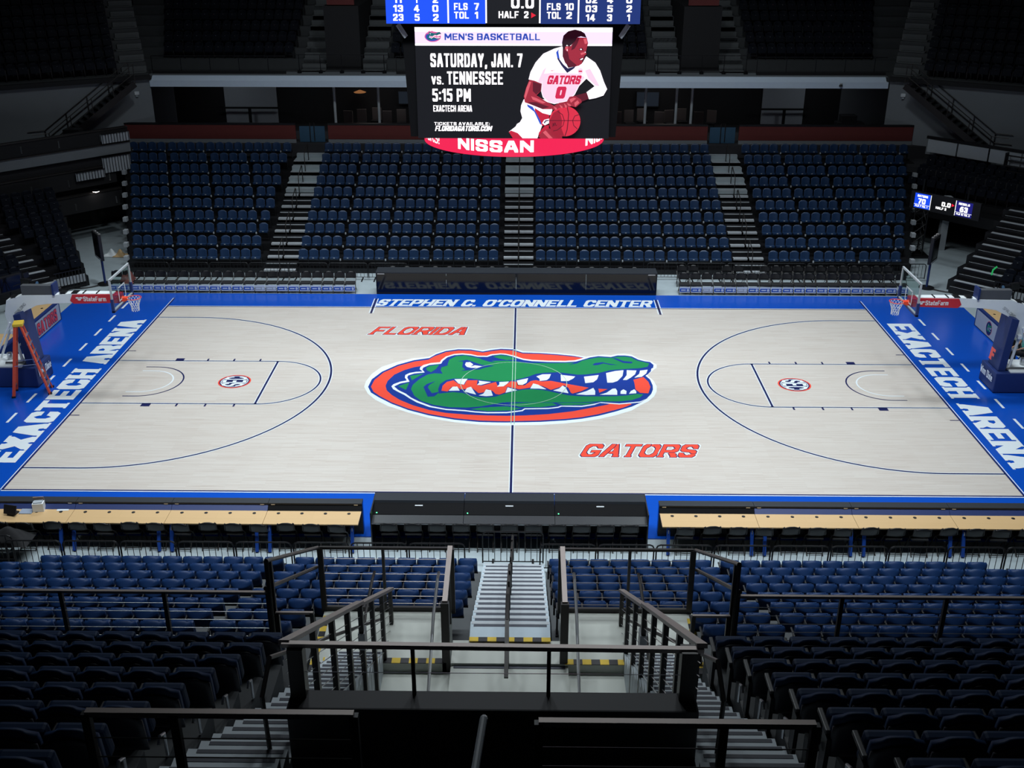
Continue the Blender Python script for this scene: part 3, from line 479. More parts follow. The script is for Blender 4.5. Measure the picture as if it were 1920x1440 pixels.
for k, (x, y, n) in enumerate(((17.4, 23.6, 'right'), (-21.7, 19.0, 'left'))):
    t = thing('equipment_cart', 'black equipment cart with stacked gear at the %s end of the concourse' % n, 'cart', (x, y, 3.93 if k == 0 else 3.95))
    MB().b2((-.7, -.35, .12), (.7, .35, .8)).build('cabinet', black_plastic, t, bevel=.02); MB().b2((-.5, -.3, .8), (.3, .3, 1.15)).build('top_case', black_plastic, t, bevel=.02)
    for q in (-.45, 0, .45): MB().box((q, -.36, .62), (.1, .02, .18)).build('latch', steel, t)
    for q in (-.55, .55): MB().lathe([(.07, -.04), (.07, .04)], (q, 0, .07), 10).build('wheel', black_metal, t)
bm_ = MB().b2((-18.85, 22.3, 6.62), (18.75, 23.0, 6.93)); bm_.prism([(22.3, 6.93), (22.55, 7.14), (23.0, 7.14), (23.0, 6.93)], lambda a, b: (-18.75, a, b), lambda a, b: (18.65, a, b))
o = bm_.build('trim_1', beam_white); tag(o, 'white painted beam along the edge of the upper deck', kind='structure')
t = thing('beam_camera', 'small dark camera on the right end of the white beam', 'camera', (16.35, 22.28, 6.72)); MB().lathe([(.09, 0), (.09, .05), (.05, .12)], n=12).build('dome', black_plastic, t); MB().box((0, 0, .14), (.12, .1, .05)).build('bracket', pale_grey, t)

# upper deck
uy = lambda j: 24.15+.85*j
uz = lambda j: 7.22+.47*j
ud = MB(); ud.b2((-19.2, 22.62, 6.9), (19.0, 24.0, 7.12))
VOM = [(-11.35, -6.95), (7.15, 11.7)]
for j in range(9): ud.b2((-20-.25*j, uy(j)-.3, 6.9), (20+.25*j, uy(j)+.56, uz(j)))
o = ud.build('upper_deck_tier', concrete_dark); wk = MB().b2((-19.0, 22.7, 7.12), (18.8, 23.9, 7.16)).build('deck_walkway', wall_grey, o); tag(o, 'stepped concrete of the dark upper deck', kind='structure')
for k, (a, b) in enumerate(VOM):
    t = MB(); nm = ('left', 'right')[k]
    for j in range(9):
        for h in (0, 1): 
            for p, q in ((a, a+1.25), (b-1.25, b)): t.b2((p, uy(j)-.3-.42*(1-h), 7.0), (q, uy(j)+.14, uz(j)-.235*(1-h)+.03))
    r = t.build('upper_steps', deck_grey); tag(r, 'pale concrete steps on both sides of the %s upper-deck entrance' % nm, kind='structure')
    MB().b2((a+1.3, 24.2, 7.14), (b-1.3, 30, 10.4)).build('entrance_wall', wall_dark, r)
    MB().b2((a+1.5, 24.17, 10.45), (b-1.5, 24.25, 11.0)).build('entrance_sign', red_pad, r)
    for q in range(5):
        x = a+(b-a)*q/4
        hr = thing('edge_post', 'slim dark railing post, %s from the left at the %s upper-deck entrance' % (ORD[q+1], nm), 'post', (x, 23.4, 7.13)); MB().lathe([(.11, 0), (.11, .16), (.02, .18), (.02, .95)], n=10).build('post', black_metal, hr); MB().bar((-.55, 0, .95), (.55, 0, .95), .03).build('top_rail', black_metal, hr)
for k, (a, b) in enumerate(((-18.9, -12.0), (-6.3, -1.0), (-1.0, 6.5), (12.2, 18.8))):
    t = thing('deck_edge_rail', 'dark edge rail and toe board, %s section along the upper deck' % ORD[k+1], 'railing', ((a+b)/2, 23.15, 7.12)); W_ = b-a
    MB().box((0, 0, .09), (W_, .12, .18)).build('toe_board', wall_dark, t)
    r_ = MB(); r_.bar((-W_/2, 0, .92), (W_/2, 0, .92), .04)
    for q in range(int(W_/1.5)+1): r_.bar((-W_/2+1.5*q, 0, .1), (-W_/2+1.5*q, 0, .92), .03)
    r_.build('rail', black_metal, t)
for j in range(1, 9):
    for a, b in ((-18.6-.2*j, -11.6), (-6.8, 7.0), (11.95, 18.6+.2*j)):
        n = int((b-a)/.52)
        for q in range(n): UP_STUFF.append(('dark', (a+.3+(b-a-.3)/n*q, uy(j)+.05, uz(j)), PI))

# dim fittings under the overhang of the far concourse
for x in (-16, -11.5, -6.5, 6.8, 11.5, 16):
    l = bpy.data.lights.new('concourse_lamp', 'AREA'); l.energy = 8; l.size = .8; l.color = (.85, .92, 1); l.spread = 2.6
    o = bpy.data.objects.new('concourse_lamp', l); COL.objects.link(o); o.location = (x, 24.2, 6.85); o.rotation_euler = (math.radians(38), 0, 0)

for x in (-8, -4.5, 4.5, 8):
    l = bpy.data.lights.new('lounge_lamp', 'AREA'); l.energy = 7; l.size = 1.0; l.color = (1, .93, .88)
    o = bpy.data.objects.new('lounge_lamp', l); COL.objects.link(o); o.location = (x, 25.2, 6.85)
t = thing('pendant_lamp', 'dim amber pendant lamp hanging in the left half of the club lounge', 'lamp', (-8.7, 26.2, 5.75))
MB().lathe([(.30, 0), (.34, .03), (.06, .14)], n=16).build('shade', mat('amber_glow', (1, .42, .15), emit=.22), t); MB().tube([(0, 0, .14), (0, 0, 1.1)], .012, 5).build('cord', black_metal, t)
# ------------------------------------------------------------------ corners of the arena
def corner(s):
    """s=-1 left, +1 right; builds walls, deck, tunnel and stand of one far corner"""
    nm = 'left' if s < 0 else 'right'
    X = lambda x: s*x
    # grey corner wall from the beam end towards the side, with the dark stair against it
    A, B = Vector((X(18.85), 22.4, 0)), Vector((X(27.2), 17.1, 0)); d = (B-A).normalized(); n = Vector((-s*abs(d.y), -abs(d.x), 0))
    mb = MB(); mb.add([A+Vector((0, 0, 3.4)), B+Vector((0, 0, 3.4)), B+Vector((0, 0, 7.0)), A+Vector((0, 0, 7.0)), A-n*.3+Vector((0, 0, 3.4)), B-n*.3+Vector((0, 0, 3.4)), B-n*.3+Vector((0, 0, 7.0)), A-n*.3+Vector((0, 0, 7.0))], [(0, 1, 2, 3), (4, 7, 6, 5), (0, 4, 5, 1), (3, 2, 6, 7), (0, 3, 7, 4), (1, 5, 6, 2)])
    o = mb.build('wall_corner_'+nm, wall_grey); tag(o, 'grey wall of the %s far corner under the upper deck' % nm, kind='structure')
    P = lambda t, z, off=.5: A+d*t+n*off+Vector((0, 0, z))
    t = thing('corner_stair', 'dark stair slanting down the grey wall of the %s far corner' % nm, 'stairs', (0, 0, 0))
    st = MB(); N = 14
    for i in range(N): 
        q = P(1.3+4.0*i/N, 6.85-2.75*i/N, .55); st.box(q, (.42, 1.0, .06), math.atan2(d.y, d.x))
    st.build('tread', black_metal, t)
    sg = MB(); 
    for off in (.08, 1.05): sg.bar(P(1.0, 6.95, off), P(5.4, 3.98, off), .05, .3)
    sg.build('stringer', black_metal, t)
    rl = MB()
    for off in (.08, 1.05):
        for hz in (.5, .95): rl.tube([P(1.0, 6.95+hz, off), P(5.4, 3.98+hz, off), P(6.2, 3.98+hz, off)], .022, 6)
        for i in range(5): rl.tube([P(1.0+1.1*i, 6.95-.743*i, off), P(1.0+1.1*i, 7.9-.743*i, off)], .022, 6)
    rl.build('handrail', rail_metal, t)
    t = thing('wall_lamp', 'small white emergency lamp on the grey wall of the %s far corner' % nm, 'lamp', P(.75, 6.35, .06)); MB().box((0, 0, 0), (.2, .12, .16)).build('housing', white_enamel, t); MB().box((0, 0, -.14), (.12, .08, .08)).build('lens', panel_white, t)
    # upper deck rows above the corner wall
    ud = MB(); inn = -n
    dirx = d
    for j in range(9):
        a = A+inn*(.2+.85*j)-d*(.0+.15*j); b = B+inn*(.2+.85*j)+d*3; z1 = 7.25+.47*j
        a2, b2 = a+inn*.9, b+inn*.9; z0 = 6.9
        ud.add([Vector((q.x, q.y, z)) for z in (z0, z1) for q in (a, b, b2, a2)], [(0, 1, 2, 3), (4, 5, 6, 7), (0, 1, 5, 4), (1, 2, 6, 5), (2, 3, 7, 6), (3, 0, 4, 7)])
        L_ = (b-a).length; q = 1.7
        ang = math.atan2(-n.y, -n.x)+PI/2
        while q < L_-.3:
            p = a+d*q+inn*.35; UP_STUFF.append(('dark', (p.x, p.y, z1), ang)); q += .52
    o = ud.build('corner_deck_tier', concrete_dark); tag(o, 'stepped concrete of the %s corner of the upper deck' % nm, kind='structure')
    st = MB()
    for j in range(9):
        for h in (0, 1):
            p = A+inn*(.3+.85*j+.42*h)-d*.15*j+d*.65; st.box(p+Vector((0, 0, 7.15+.47*j-.235*(1-h))), (1.25, .5, .3), math.atan2(d.y, d.x))
    o = st.build('corner_deck_steps', deck_grey); tag(o, 'pale steps where the upper deck turns into the %s corner' % nm, kind='structure')
    eb = MB().bar(A+Vector((0, 0, 7.1))+n*.1, B+Vector((0, 0, 7.1))+n*.1, .2, .22); o = eb.build('trim_%d' % (2 if s < 0 else 3), wall_dark); o['kind'] = 'structure'
    # corner concourse slab
    C0, C1 = Vector((X(19.35), 19.6, 0)), Vector((X(24.6), 13.9, 0))
    sl = MB().prism([(C0.x, C0.y), (C1.x, C1.y), (X(30), 13.9), (X(30), 22), (X(20), 23)], lambda x, y: (x, y, 3.0), lambda x, y: (x, y, 3.9 if s < 0 else 3.3))
    o = sl.build('corner_concourse_floor_'+nm, carpet_dark); o['kind'] = 'structure'
    return A, B, d, n, C0, C1
for s in (-1, 1):
    A, B, d, n, C0, C1 = corner(s); nm = 'left' if s < 0 else 'right'
    e = (C1-C0).normalized(); out = Vector((-s*abs(e.y), -abs(e.x), 0)); ang = math.atan2(e.y, e.x)
    Q = lambda t, o_, z: C0+e*t+out*o_+Vector((0, 0, z))
    if s < 0:
        # stacked dark balcony bands
        for k, (za, zb, o_, mm, lab) in enumerate(((4.45, 5.1, .0, wall_dark, 'topmost black band of the left corner balcony'), (3.92, 4.4, .05, wall_grey, 'grey band below the top of the left corner balcony'), (2.62, 3.45, .35, wall_dark, 'middle black band of the left corner balcony'), (1.55, 2.35, .7, wall_dark, 'lowest black band of the left corner balcony, above the tunnel'))):
            t = thing('balcony_band', lab, 'balcony front', (0, 0, 0))
            MB().bar(Q(0.05 if k < 2 else 1.15, o_, (za+zb)/2), Q(8.2, o_, (za+zb)/2), .25, zb-za).build('front', mm, t)
            MB().bar(Q(0.05 if k < 2 else 1.15, o_+.02, zb+.02), Q(8.2, o_+.02, zb+.02), .30, .05).build('top_rail', rail_metal, t)
            fx = MB()
            for q in (1.5, 3.6, 5.4, 7.2): fx.box(Q(q, o_+.14, za+.3), (.05, .04, .34))
            if k != 1: fx.build('bracket', steel, t)
        for k, (t0, za, zb, o_) in enumerate(((.1, 4.5, 4.95, .3), (.35, 3.15, 3.9, .55), (1.8, 3.0, 3.4, .62))):
            t = thing('balcony_barrier', 'short barred barrier with pale backing, %s from the top at the left balcony end' % ORD[k+1], 'barrier', (0, 0, 0))
            MB().bar(Q(t0, o_, (za+zb)/2), Q(t0+1.45, o_, (za+zb)/2), .04, zb-za).build('pale_backing', panel_white, t)
            f = MB()
            for q in range(10): f.bar(Q(t0+.05+.15*q, o_+.05, za), Q(t0+.05+.15*q, o_+.05, zb), .02)
            f.bar(Q(t0, o_+.05, zb), Q(t0+1.45, o_+.05, zb), .03); f.build('bars', black_metal, t)
        t = thing('ceiling_lamp', 'small bright lamp glowing under the dark left balcony', 'lamp', Q(2.55, .98, 2.46)); MB().lathe([(.06, .03), (.16, 0), (.02, -.05)], n=14).build('lens', mat('lamp_glow', (1, .96, .92), emit=6), t); MB().lathe([(.18, .02), (.18, .08)], n=14).build('housing', black_metal, t)
    else:
        # upper corner rows above the tunnel
        bl = MB()
        for j in range(4):
            z = 2.0+.33*j
            p0, p1 = Q(.2+.05*j, 1.9-.8*j, 0), Q(7.2, 1.9-.8*j, 0); q0, q1 = p0-out*.85, p1-out*.85
            bl.add([Vector((q.x, q.y, zz)) for zz in (z-.5, z) for q in (p0, p1, q1, q0)], [(0, 1, 2, 3), (4, 5, 6, 7), (0, 1, 5, 4), (1, 2, 6, 5), (2, 3, 7, 6), (3, 0, 4, 7)])
            for q in range(12):
                if 1 <= j: 
                    p = Q(.8+.5*q, 1.9-.8*j-.45, 0); UP_STUFF.append(('dark', (p.x, p.y, z), math.atan2(out.y, out.x)-PI/2))
        o = bl.build('corner_seating_tier', black_metal); tag(o, 'dark stepped platform of the right corner above the tunnel', kind='structure')
        t = thing('corner_wall_panels', 'row of pale panels on the wall behind the right corner seats', 'wall panel', (0, 0, 0))
        for q in range(5): MB().bar(Q(.1+1.6*q, -1.6, 4.1), Q(1.62+1.6*q, -1.6, 4.1), .06, .62).build('panel', panel_white, t)
        MB().bar(Q(0, -1.62, 4.5), Q(8.2, -1.62, 4.5), .1, .14).build('rail', black_metal, t)
        t = thing('corner_step_unit', 'dark steel step unit in front of the pale panels, right corner', 'stairs', Q(5.0, -1.28, 3.4), ang)
        for q in range(4): MB().box((0, -.1*q, .9-.22*q), (1.3, .12, .05)).build('tread', rail_metal, t)
        for q in (-.68, .68): MB().box((q, -.1, .5), (.06, .3, 1.1)).build('side_frame', black_metal, t)
        # auxiliary scoreboard
        a0, a1 = Vector((18.05, 14.24, 0)), Vector((19.92, 12.20, 0)); dd = (a1-a0).normalized(); L_ = (a1-a0).length
        t = thing('corner_scoreboard', 'small lit scoreboard over the right corner tunnel', 'scoreboard', a0)
        bo = Vector((-dd.y, dd.x, 0)); bo = bo if bo.y > 0 else -bo
        pt = lambda u, v_, k=0.0: dd*u - bo*(.06+k) + Vector((0, 0, 2.60+v_))
        hb = MB(); hb.bar(dd*(-.2)+Vector((0, 0, 2.93)), dd*(L_+.3)+Vector((0, 0, 2.93)), .12, .78); hb.build('housing', black_plastic, t)
        def scr(name, u0, u1, v0, v1, mm, k=.004):
            return MB().add([pt(u0, v0, k), pt(u1, v0, k), pt(u1, v1, k), pt(u0, v1, k)], [(0, 1, 2, 3)]).build(name, mm, t)
        scr('home_display', 0, .74, 0, .66, mat('led_royal_blue', lin(25, 75, 235), emit=1.1)); scr('away_display', 1.98, 2.72, 0, .66, mat('led_deep_blue', lin(30, 30, 120), emit=1.0))
        tx = MB(); ww = mat('led_white', (1, 1, 1), emit=1.5)
        def put(s_, u, v_, H, W_): 
            for i, p in enumerate(text_polys(s_, H, W_, pen=(.13, .11), lw=.55)): tx.flat(p, lambda a, b: pt(u+a, v_+b, .01+.0005*(i % 9)))
        put('GATORS', .12, .50, .10, .5); put('70', .18, .20, .24, .36); put('FLS 7 TOL 1', .06, .05, .08, .6); put('0.0', 1.30, .28, .2, .42); put('HALF 2', 1.05, .12, .11, .5)
        put('REBELS', 2.08, .50, .10, .5); put('63', 2.16, .20, .24, .36); put('FLS 10 TOL 2', 2.03, .05, .08, .62)
        for u0 in (.76, 1.94): tx.add([pt(u0, 0, .01), pt(u0+.025, 0, .01), pt(u0+.025, .66, .01), pt(u0, .66, .01)], [(0, 1, 2, 3)])
        for u0 in (0, 1.98): tx.add([pt(u0, .155, .01), pt(u0+.74, .155, .01), pt(u0+.74, .17, .01), pt(u0, .17, .01)], [(0, 1, 2, 3)])
        tx.build('lettering', ww, t)
        MB().add([pt(1.77, .34, .01), pt(1.77, .48, .01), pt(1.9, .41, .01)], [(0, 1, 2)]).build('arrow', mat('led_red', lin(235, 30, 60), emit=1.2), t)
        for q in (.3, 2.4): MB().bar(a0*0+dd*q+Vector((0, 0, 3.3)), dd*q+Vector((0, 0, 3.9)), .06).build('hanger', black_metal, t)
        # truss tower beside the tunnel
        t = thing('truss_tower', 'black steel truss tower beside the right far seats', 'truss', (18.75, 15.4, FZ))
        for q, r_ in ((-.3, -.3), (.3, -.3), (.3, .3), (-.3, .3)): MB().tube([(q, r_, 0), (q, r_, 2.6)], .04, 8).build('chord', black_metal, t)
        br = MB()
        for i in range(5):
            for (a, b) in (((-.3, -.3), (.3, -.3)), ((.3, -.3), (.3, .3)), ((.3, .3), (-.3, .3)), ((-.3, .3), (-.3, -.3))):
                br.tube([(a[0], a[1], .1+.5*i), (b[0], b[1], .6+.5*i)], .018, 5); br.tube([(a[0], a[1], .1+.5*i), (b[0], b[1], .1+.5*i)], .018, 5)
        br.build('bracing', black_metal, t); MB().b2((-.6, -.6, 0), (.6, .6, .08)).build('base', black_metal, t)
        t = thing('tunnel_column', 'pale concrete column in the right corner tunnel', 'column', (20.35, 16.3, FZ)); MB().b2((-.16, -.16, 0), (.16, .16, 2.6)).build('shaft', pale_grey, t)
    # tunnel back wall and soffit
    tw = MB().bar(Q(-1.5, -2.2, 1.75), Q(4.5, -2.2, 1.75), .2, 3.6); o = tw.build('wall_tunnel_'+nm, wall_dark); o['kind'] = 'structure'
    # corner stand with angled rows
    O = Vector((s*18.55, 10.35, 0)); u = Vector((s*.72, -.69, 0)); bk = Vector((s*.69, .72, 0)); rows = 7
    ti = MB(); ns = MB(); face = math.atan2(-bk.y, -bk.x)-PI/2; yaw = math.atan2(u.y, u.x)
    al0 = (1.35, 2.1) if s < 0 else (.25, 1.9)
    for i in range(rows):
        al = [q+(.33*i if s < 0 else 0) for q in al0]
        z = .42+(.32 if s < 0 else .36)*i; Lr = 9.0
        p0 = O+bk*(.82*i)-u*(.20*i if s < 0 else 0); p1 = p0+u*Lr; q0, q1 = p0+bk*.9, p1+bk*.9
        ti.add([Vector((q.x, q.y, zz)) for zz in (FZ, z) for q in (p0, p1, q1, q0)], [(0, 1, 2, 3), (4, 5, 6, 7), (0, 1, 5, 4), (1, 2, 6, 5), (2, 3, 7, 6), (3, 0, 4, 7)])
        c = p0+u*((al[0]+al[1])/2)+bk*.08; ns.box((c.x, c.y, z+.01), (al[1]-al[0], .17, .03), yaw)
        c2 = c-bk*.40; ns.box((c2.x, c2.y, z-.17), (al[1]-al[0], .02, .012), yaw); c3 = p0+u*((al[0]+al[1])/2)-bk*.2; ti.box((c3.x, c3.y, z/2-.1), (al[1]-al[0], .42, max(.05, z-.2)), yaw)
        x = .3
        while x < Lr-.2:
            if not (al[0]-.24 < x < al[1]+.24): p = p0+u*x+bk*.6; UP_STUFF.append(('dark', (p.x, p.y, z), face))
            x += .5
    o = ti.build('corner_stand_tier', black_metal); tag(o, 'dark stepped platform of the %s corner stand' % nm, kind='structure'); ns.build('step_nosing', pale_grey, o)
    t = thing('stand_front_fence', 'black barred fence along the front row of the %s corner stand' % nm, 'fence', (0, 0, 0)); f = MB()
    a_, b_ = (0.15, 1.5) if s < 0 else (2.0, 5.5)
    for q in range(int((b_-a_)/.14)+1): p = O+u*(a_+.14*q)-bk*.12; f.bar((p.x, p.y, .02), (p.x, p.y, .82), .025)
    p, q = O+u*a_-bk*.12, O+u*b_-bk*.12
    f.build('bars', black_metal, t); f = MB()
    for z in (.1, .82): f.bar((p.x, p.y, z), (q.x, q.y, z), .035)
    f.build('rails', black_metal, t); 
    c = O+u*((a_+b_)/2)-bk*.02; MB().box((c.x, c.y, .38), (b_-a_, .02, .34), yaw).build('pale_kickboard', pale_grey, t)
    # monitor on a pole near the baseline
    mx, my = (-17.92, 10.5) if s < 0 else (17.74, 10.5)
    t = thing('monitor_stand', 'black flat monitor on a pole beyond the %s hoop' % nm, 'monitor', (mx, my, FZ), s*.95)
    MB().lathe([(.05, 0), (.05, 1.5)], n=10).build('pole', pad_navy, t); MB().lathe([(.32, 0), (.32, .05), (.05, .07)], n=20).build('base', black_metal, t)
    MB().box((0, -.06, 1.75), (.95, .14, 1.15)).build('housing', black_plastic, t, bevel=.02); MB().box((0, -.135, 1.78), (.70, .01, .88)).build('display', led_black, t)
    MB().box((0, -.14, 1.24), (.8, .02, .05)).build('trim', pale_grey, t)
    for q in (-.3, 0, .3): MB().box((q, -.03, 2.34), (.14, .1, .04)).build('connector', steel, t)
    cb = thing('floor_cable', 'dark cable curving over the floor behind the %s hoop' % nm, 'cable', (0, 0, 0))
    MB().tube([(mx, my, FZ+.03)]+[(mx-s*(-.2*k), my-.28*k+.03*k*k, FZ+.03) for k in range(1, 9)], .03, 6).build('cable', black_plastic, cb)
t = thing('floor_litter', 'crumpled white and tan cloth heap on the floor by the left tunnel', 'cloth heap', (-18.95, 14.7, FZ))
for k, (mm, off) in enumerate(((white_enamel, (-.2, 0)), (wood_top, (.28, -.05)))):
    MB().grid(lambda u, v_: Vector((off[0]+(u-.5)*.7, off[1]+(v_-.5)*.5, .02+.22*math.sin(PI*u)*math.sin(PI*v_)*(1+.5*math.sin(9*u+5*v_+k)))), 12, 10).build('cloth', mm, t)
# bowl walls enclosing the place
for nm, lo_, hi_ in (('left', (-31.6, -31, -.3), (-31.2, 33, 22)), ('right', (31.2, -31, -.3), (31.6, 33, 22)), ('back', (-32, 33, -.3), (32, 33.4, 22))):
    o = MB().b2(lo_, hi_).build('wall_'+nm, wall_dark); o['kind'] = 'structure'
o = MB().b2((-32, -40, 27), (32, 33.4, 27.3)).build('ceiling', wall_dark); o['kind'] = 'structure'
# ------------------------------------------------------------------ hoops
glass = bpy.data.materials.new('backboard_glass'); glass.use_nodes = True; nt = glass.node_tree; nt.nodes.clear()
o_ = nt.nodes.new('ShaderNodeOutputMaterial'); tr = nt.nodes.new('ShaderNodeBsdfTransparent'); gl = nt.nodes.new('ShaderNodeBsdfGlossy'); fr = nt.nodes.new('ShaderNodeFresnel'); mxs = nt.nodes.new('ShaderNodeMixShader')
tr.inputs[0].default_value = (.80, .88, .86, 1); gl.inputs[1].default_value = .05; fr.inputs[0].default_value = 1.45
mxs.inputs[0].default_value = .07; nt.links.new(tr.outputs[0], mxs.inputs[1]); nt.links.new(gl.outputs[0], mxs.inputs[2]); nt.links.new(mxs.outputs[0], o_.inputs[0])
net_mat = mat('white_net_cord', (.78, .80, .82), .8, var=.05)
def hoop(s):
    nm = 'left' if s < 0 else 'right'
    t = thing('basketball_hoop', 'white portable basketball hoop with navy padded base at the %s end' % nm, 'basketball hoop', (0, 0, 0))
    X = lambda x: s*x
    # base and column padding
    ba = MB().b2((X(16.2), -.62, .02), (X(18.1), .62, .72)); tag(ba.build('base_padding', pad_navy, t, bevel=.03), 'navy padded base')
    cp = MB().prism([(16.32, .72), (16.58, .72), (16.72, 2.55), (16.46, 2.62)], lambda x, z: (X(x), -.42, z), lambda x, z: (X(x), .42, z)); cp.build('column_padding', pad_navy, t, bevel=.025)
    bt = MB().b2((X(16.7), -.56, .72), (X(18.0), .56, .76)); bt.build('base_deck', white_enamel, t)
    # boom
    bo = MB(); P = [(13.35, 2.94), (14.7, 2.90), (15.6, 2.86), (16.0, 2.80), (16.45, 2.58), (16.62, 2.2), (16.75, 1.85), (17.05, 1.85), (17.12, 2.5), (16.98, 2.98), (16.45, 3.16), (15.4, 3.18), (14.7, 3.24), (13.35, 3.24)]
    bo.prism(P, lambda x, z: (X(x), -.14, z), lambda x, z: (X(x), .14, z)); tag(bo.build('boom', white_enamel, t, bevel=.015), 'white steel boom')
    sl = MB()
    for x0 in (13.9, 14.35, 14.65, 15.05, 16.75): sl.box((X(x0), 0, 3.25 if x0 < 16 else 3.09), (.2 if x0 > 14.6 else .04, .3, .02))
    sl.build('boom_slots', black_metal, t)
    lg = MB()
    for y in (-.3, .3):
        lg.bar((X(16.95), y*.5, 1.9), (X(16.72), y, .76), .07); lg.bar((X(17.0), y*.5, 2.2), (X(17.75), y, .76), .06)
    lg.bar((X(16.85), -.2, 1.35), (X(16.85), .2, 1.35), .05); lg.bar((X(16.9), -.3, 1.9), (X(16.9), .3, 1.9), .12); lg.build('strut', white_enamel, t)
    hw = MB(); hw.tube([(X(16.62), -.35, .8), (X(17.3), -.35, .8)], .05, 8); hw.tube([(X(17.35), .1, .78), (X(17.35), .1, 1.0)], .09, 10); hw.build('hydraulic_fitting', steel, t)
    # sponsor sleeve on the boom
    sg = MB().prism([(13.3, 2.92), (14.72, 2.88), (14.82, 3.0), (14.72, 3.2), (13.3, 3.22)], lambda x, z: (X(x), -.165, z), lambda x, z: (X(x), .165, z)); sv = sg.build('boom_sleeve', red_sign, t, bevel=.01)
    tl = MB(); x0 = -14.36 if s < 0 else 13.62
    letter(tl, 'StateFarm', (x0, -.168, 2.98), (1, 0, 0), (0, 0, 1), .16, .76, pen=(.09, .075), lw=.55, track=.08)
    for cx, cz in ((-.14, .04), (-.08, .10), (-.20, .10)):
        tl.flat([(x0+cx+.06*math.cos(a*PI/8), 2.99+cz+.03*math.sin(a*PI/8)) for a in range(16)], lambda a, b: (a, -.168, b))
    tl.build('sleeve_lettering', white_enamel, sv)
    # shot clock case above the boom
    MB().b2((X(15.36), -.13, 3.17), (X(16.42), .08, 3.50)).build('shot_clock_case', mat('shot_clock_grey', (.085, .09, .10), .5), t, bevel=.01)
    MB().b2((X(15.30), -.20, 3.18), (X(15.36), .20, 3.56)).build('shot_clock_face', pad_navy, t)
    # backboard
    bx = 13.105
    MB().b2((X(bx-.01), -.88, 2.93), (X(bx+.01), .88, 3.93)).build('backboard_glass', glass, t)
    f = MB()
    for y in (-.9, .9): f.b2((X(bx-.03), y-.025, 2.9), (X(bx+.03), y+.025, 3.97))
    for z in (2.91, 3.95): f.b2((X(bx-.03), -.92, z-.03), (X(bx+.03), .92, z+.03))
    f.build('backboard_frame', pale_grey, t)
    q = MB()
    for y in (-.3, .3): q.b2((X(bx-.014), y-.022, 3.04), (X(bx-.010), y+.022, 3.50))
    for z in (3.04, 3.48): q.b2((X(bx-.014), -.32, z-.022), (X(bx-.010), .32, z+.022))
    q.build('target_square', white_paint, t)
    pd = MB()
    for y in (-.9, .9): pd.b2((X(bx-.04), y-.04, 2.86), (X(bx+.05), y+.04, 3.30))
    pd.b2((X(bx-.04), -.94, 2.84), (X(bx+.05), .94, 2.90)); pd.build('edge_padding', pad_navy, t)
    MB().b2((X(bx+.02), -.2, 2.92), (X(bx+.3), .2, 3.2)).build('mount', red_sign, t, bevel=.01)
    rx = bx-.15-.23-.0
    MB().tube([(X(rx)+.23*math.cos(k*PI/16), .23*math.sin(k*PI/16), 3.05) for k in range(32)], .013, 8, closed=True).build('rim', orange_metal, t)
    MB().b2((X(bx-.15), -.09, 2.96), (X(bx-.0), .09, 3.07)).build('rim_bracket', orange_metal, t, bevel=.01)
    MB().lathe([(.06, -.1), (.10, -.04), (.10, .05), (.06, .1)], (X(bx+.02), 0, 3.0), 14).build('breakaway_housing', orange_metal, t)
    nb = MB(); rr = lambda k: .225-.10*min(1, k/3.2)+.0*k
    for k in range(5):
        for i in range(12):
            a0 = 2*PI*(i+.5*(k % 2))/12
            for dlt in (-.5, .5):
                a1 = a0+2*PI*dlt/12; nb.tube([(X(rx)+rr(k)*math.cos(a0), rr(k)*math.sin(a0), 3.04-.09*k), (X(rx)+rr(k+1)*math.cos(a1), rr(k+1)*math.sin(a1), 3.04-.09*(k+1))], .006, 4)
    nb.build('net', net_mat, t)
    # lettering on the base and the badge
    tl = MB(); letter(tl, 'Winn Dixie', (X(16.17), .55 if s < 0 else .55, .34), (0, -1, 0) if s > 0 else (0, 1, 0), (0, 0, 1), .26, 1.0, pen=(.09, .07), lw=.5, off=(0, 0 if s > 0 else -1.05, 0)); tl.build('base_lettering', white_enamel, t)
    if s > 0:
        tl = MB(); letter(tl, 'F', (16.205, .16, .98), (.0, -1, 0), (.08, 0, 1), .42, .34, pen=(.2, .12), lw=.5, serif=True); tag(tl.build('badge', orange_paint, t), 'orange-red letter badge')
    tl = MB(); letter(tl, 'SPALDING', (-16.72, -.146, 2.46) if s < 0 else (16.20, -.146, 2.86), (.72, 0, .69) if s < 0 else (.80, 0, -.60), (-.69, 0, .72) if s < 0 else (.60, 0, .80), .10, .55, pen=(.07, .06)); tl.build('boom_lettering', pale_grey, t)
    return t
hoop(-1); hoop(1)

# ------------------------------------------------------------------ stepladder by the left hoop
t = thing('stepladder', 'orange fibreglass stepladder standing open beside the left hoop base', 'ladder', (-16.28, -1.02, 0), math.radians(16))
top = 2.45
for x, nm in ((.62, 'front_rail'), (-.52, 'rear_rail')):
    for y in (-.30, .30):
        MB().bar((x, y, 0), (.09 if x > 0 else -.09, y*.55, top), .10, .045).build(nm, ladder_orange, t)
        MB().box((x, y, .03), (.12, .09, .06)).build('foot', black_plastic, t)
for k in range(7):
    f = (k+1)/8.2; MB().box((.62+(.09-.62)*f, 0, top*f), (.11, .60-.27*f, .035)).build('step', steel, t)
for f in (.12, .45, .75): MB().bar((-.52+.43*f, -.30+.13*f, top*f), (-.52+.43*f, .30-.13*f, top*f), .04).build('rear_brace', steel, t)
for y in (-.25, .25): MB().bar((.38, y, 1.1), (-.32, y, 1.1), .025, .02).build('spreader', steel, t)
MB().box((0, 0, top+.04), (.32, .42, .10)).build('top_cap', yellow, t, bevel=.02)
MB().box((.40, -.215, .98), (.02, .03, .18)).build('sticker', white_enamel, t)

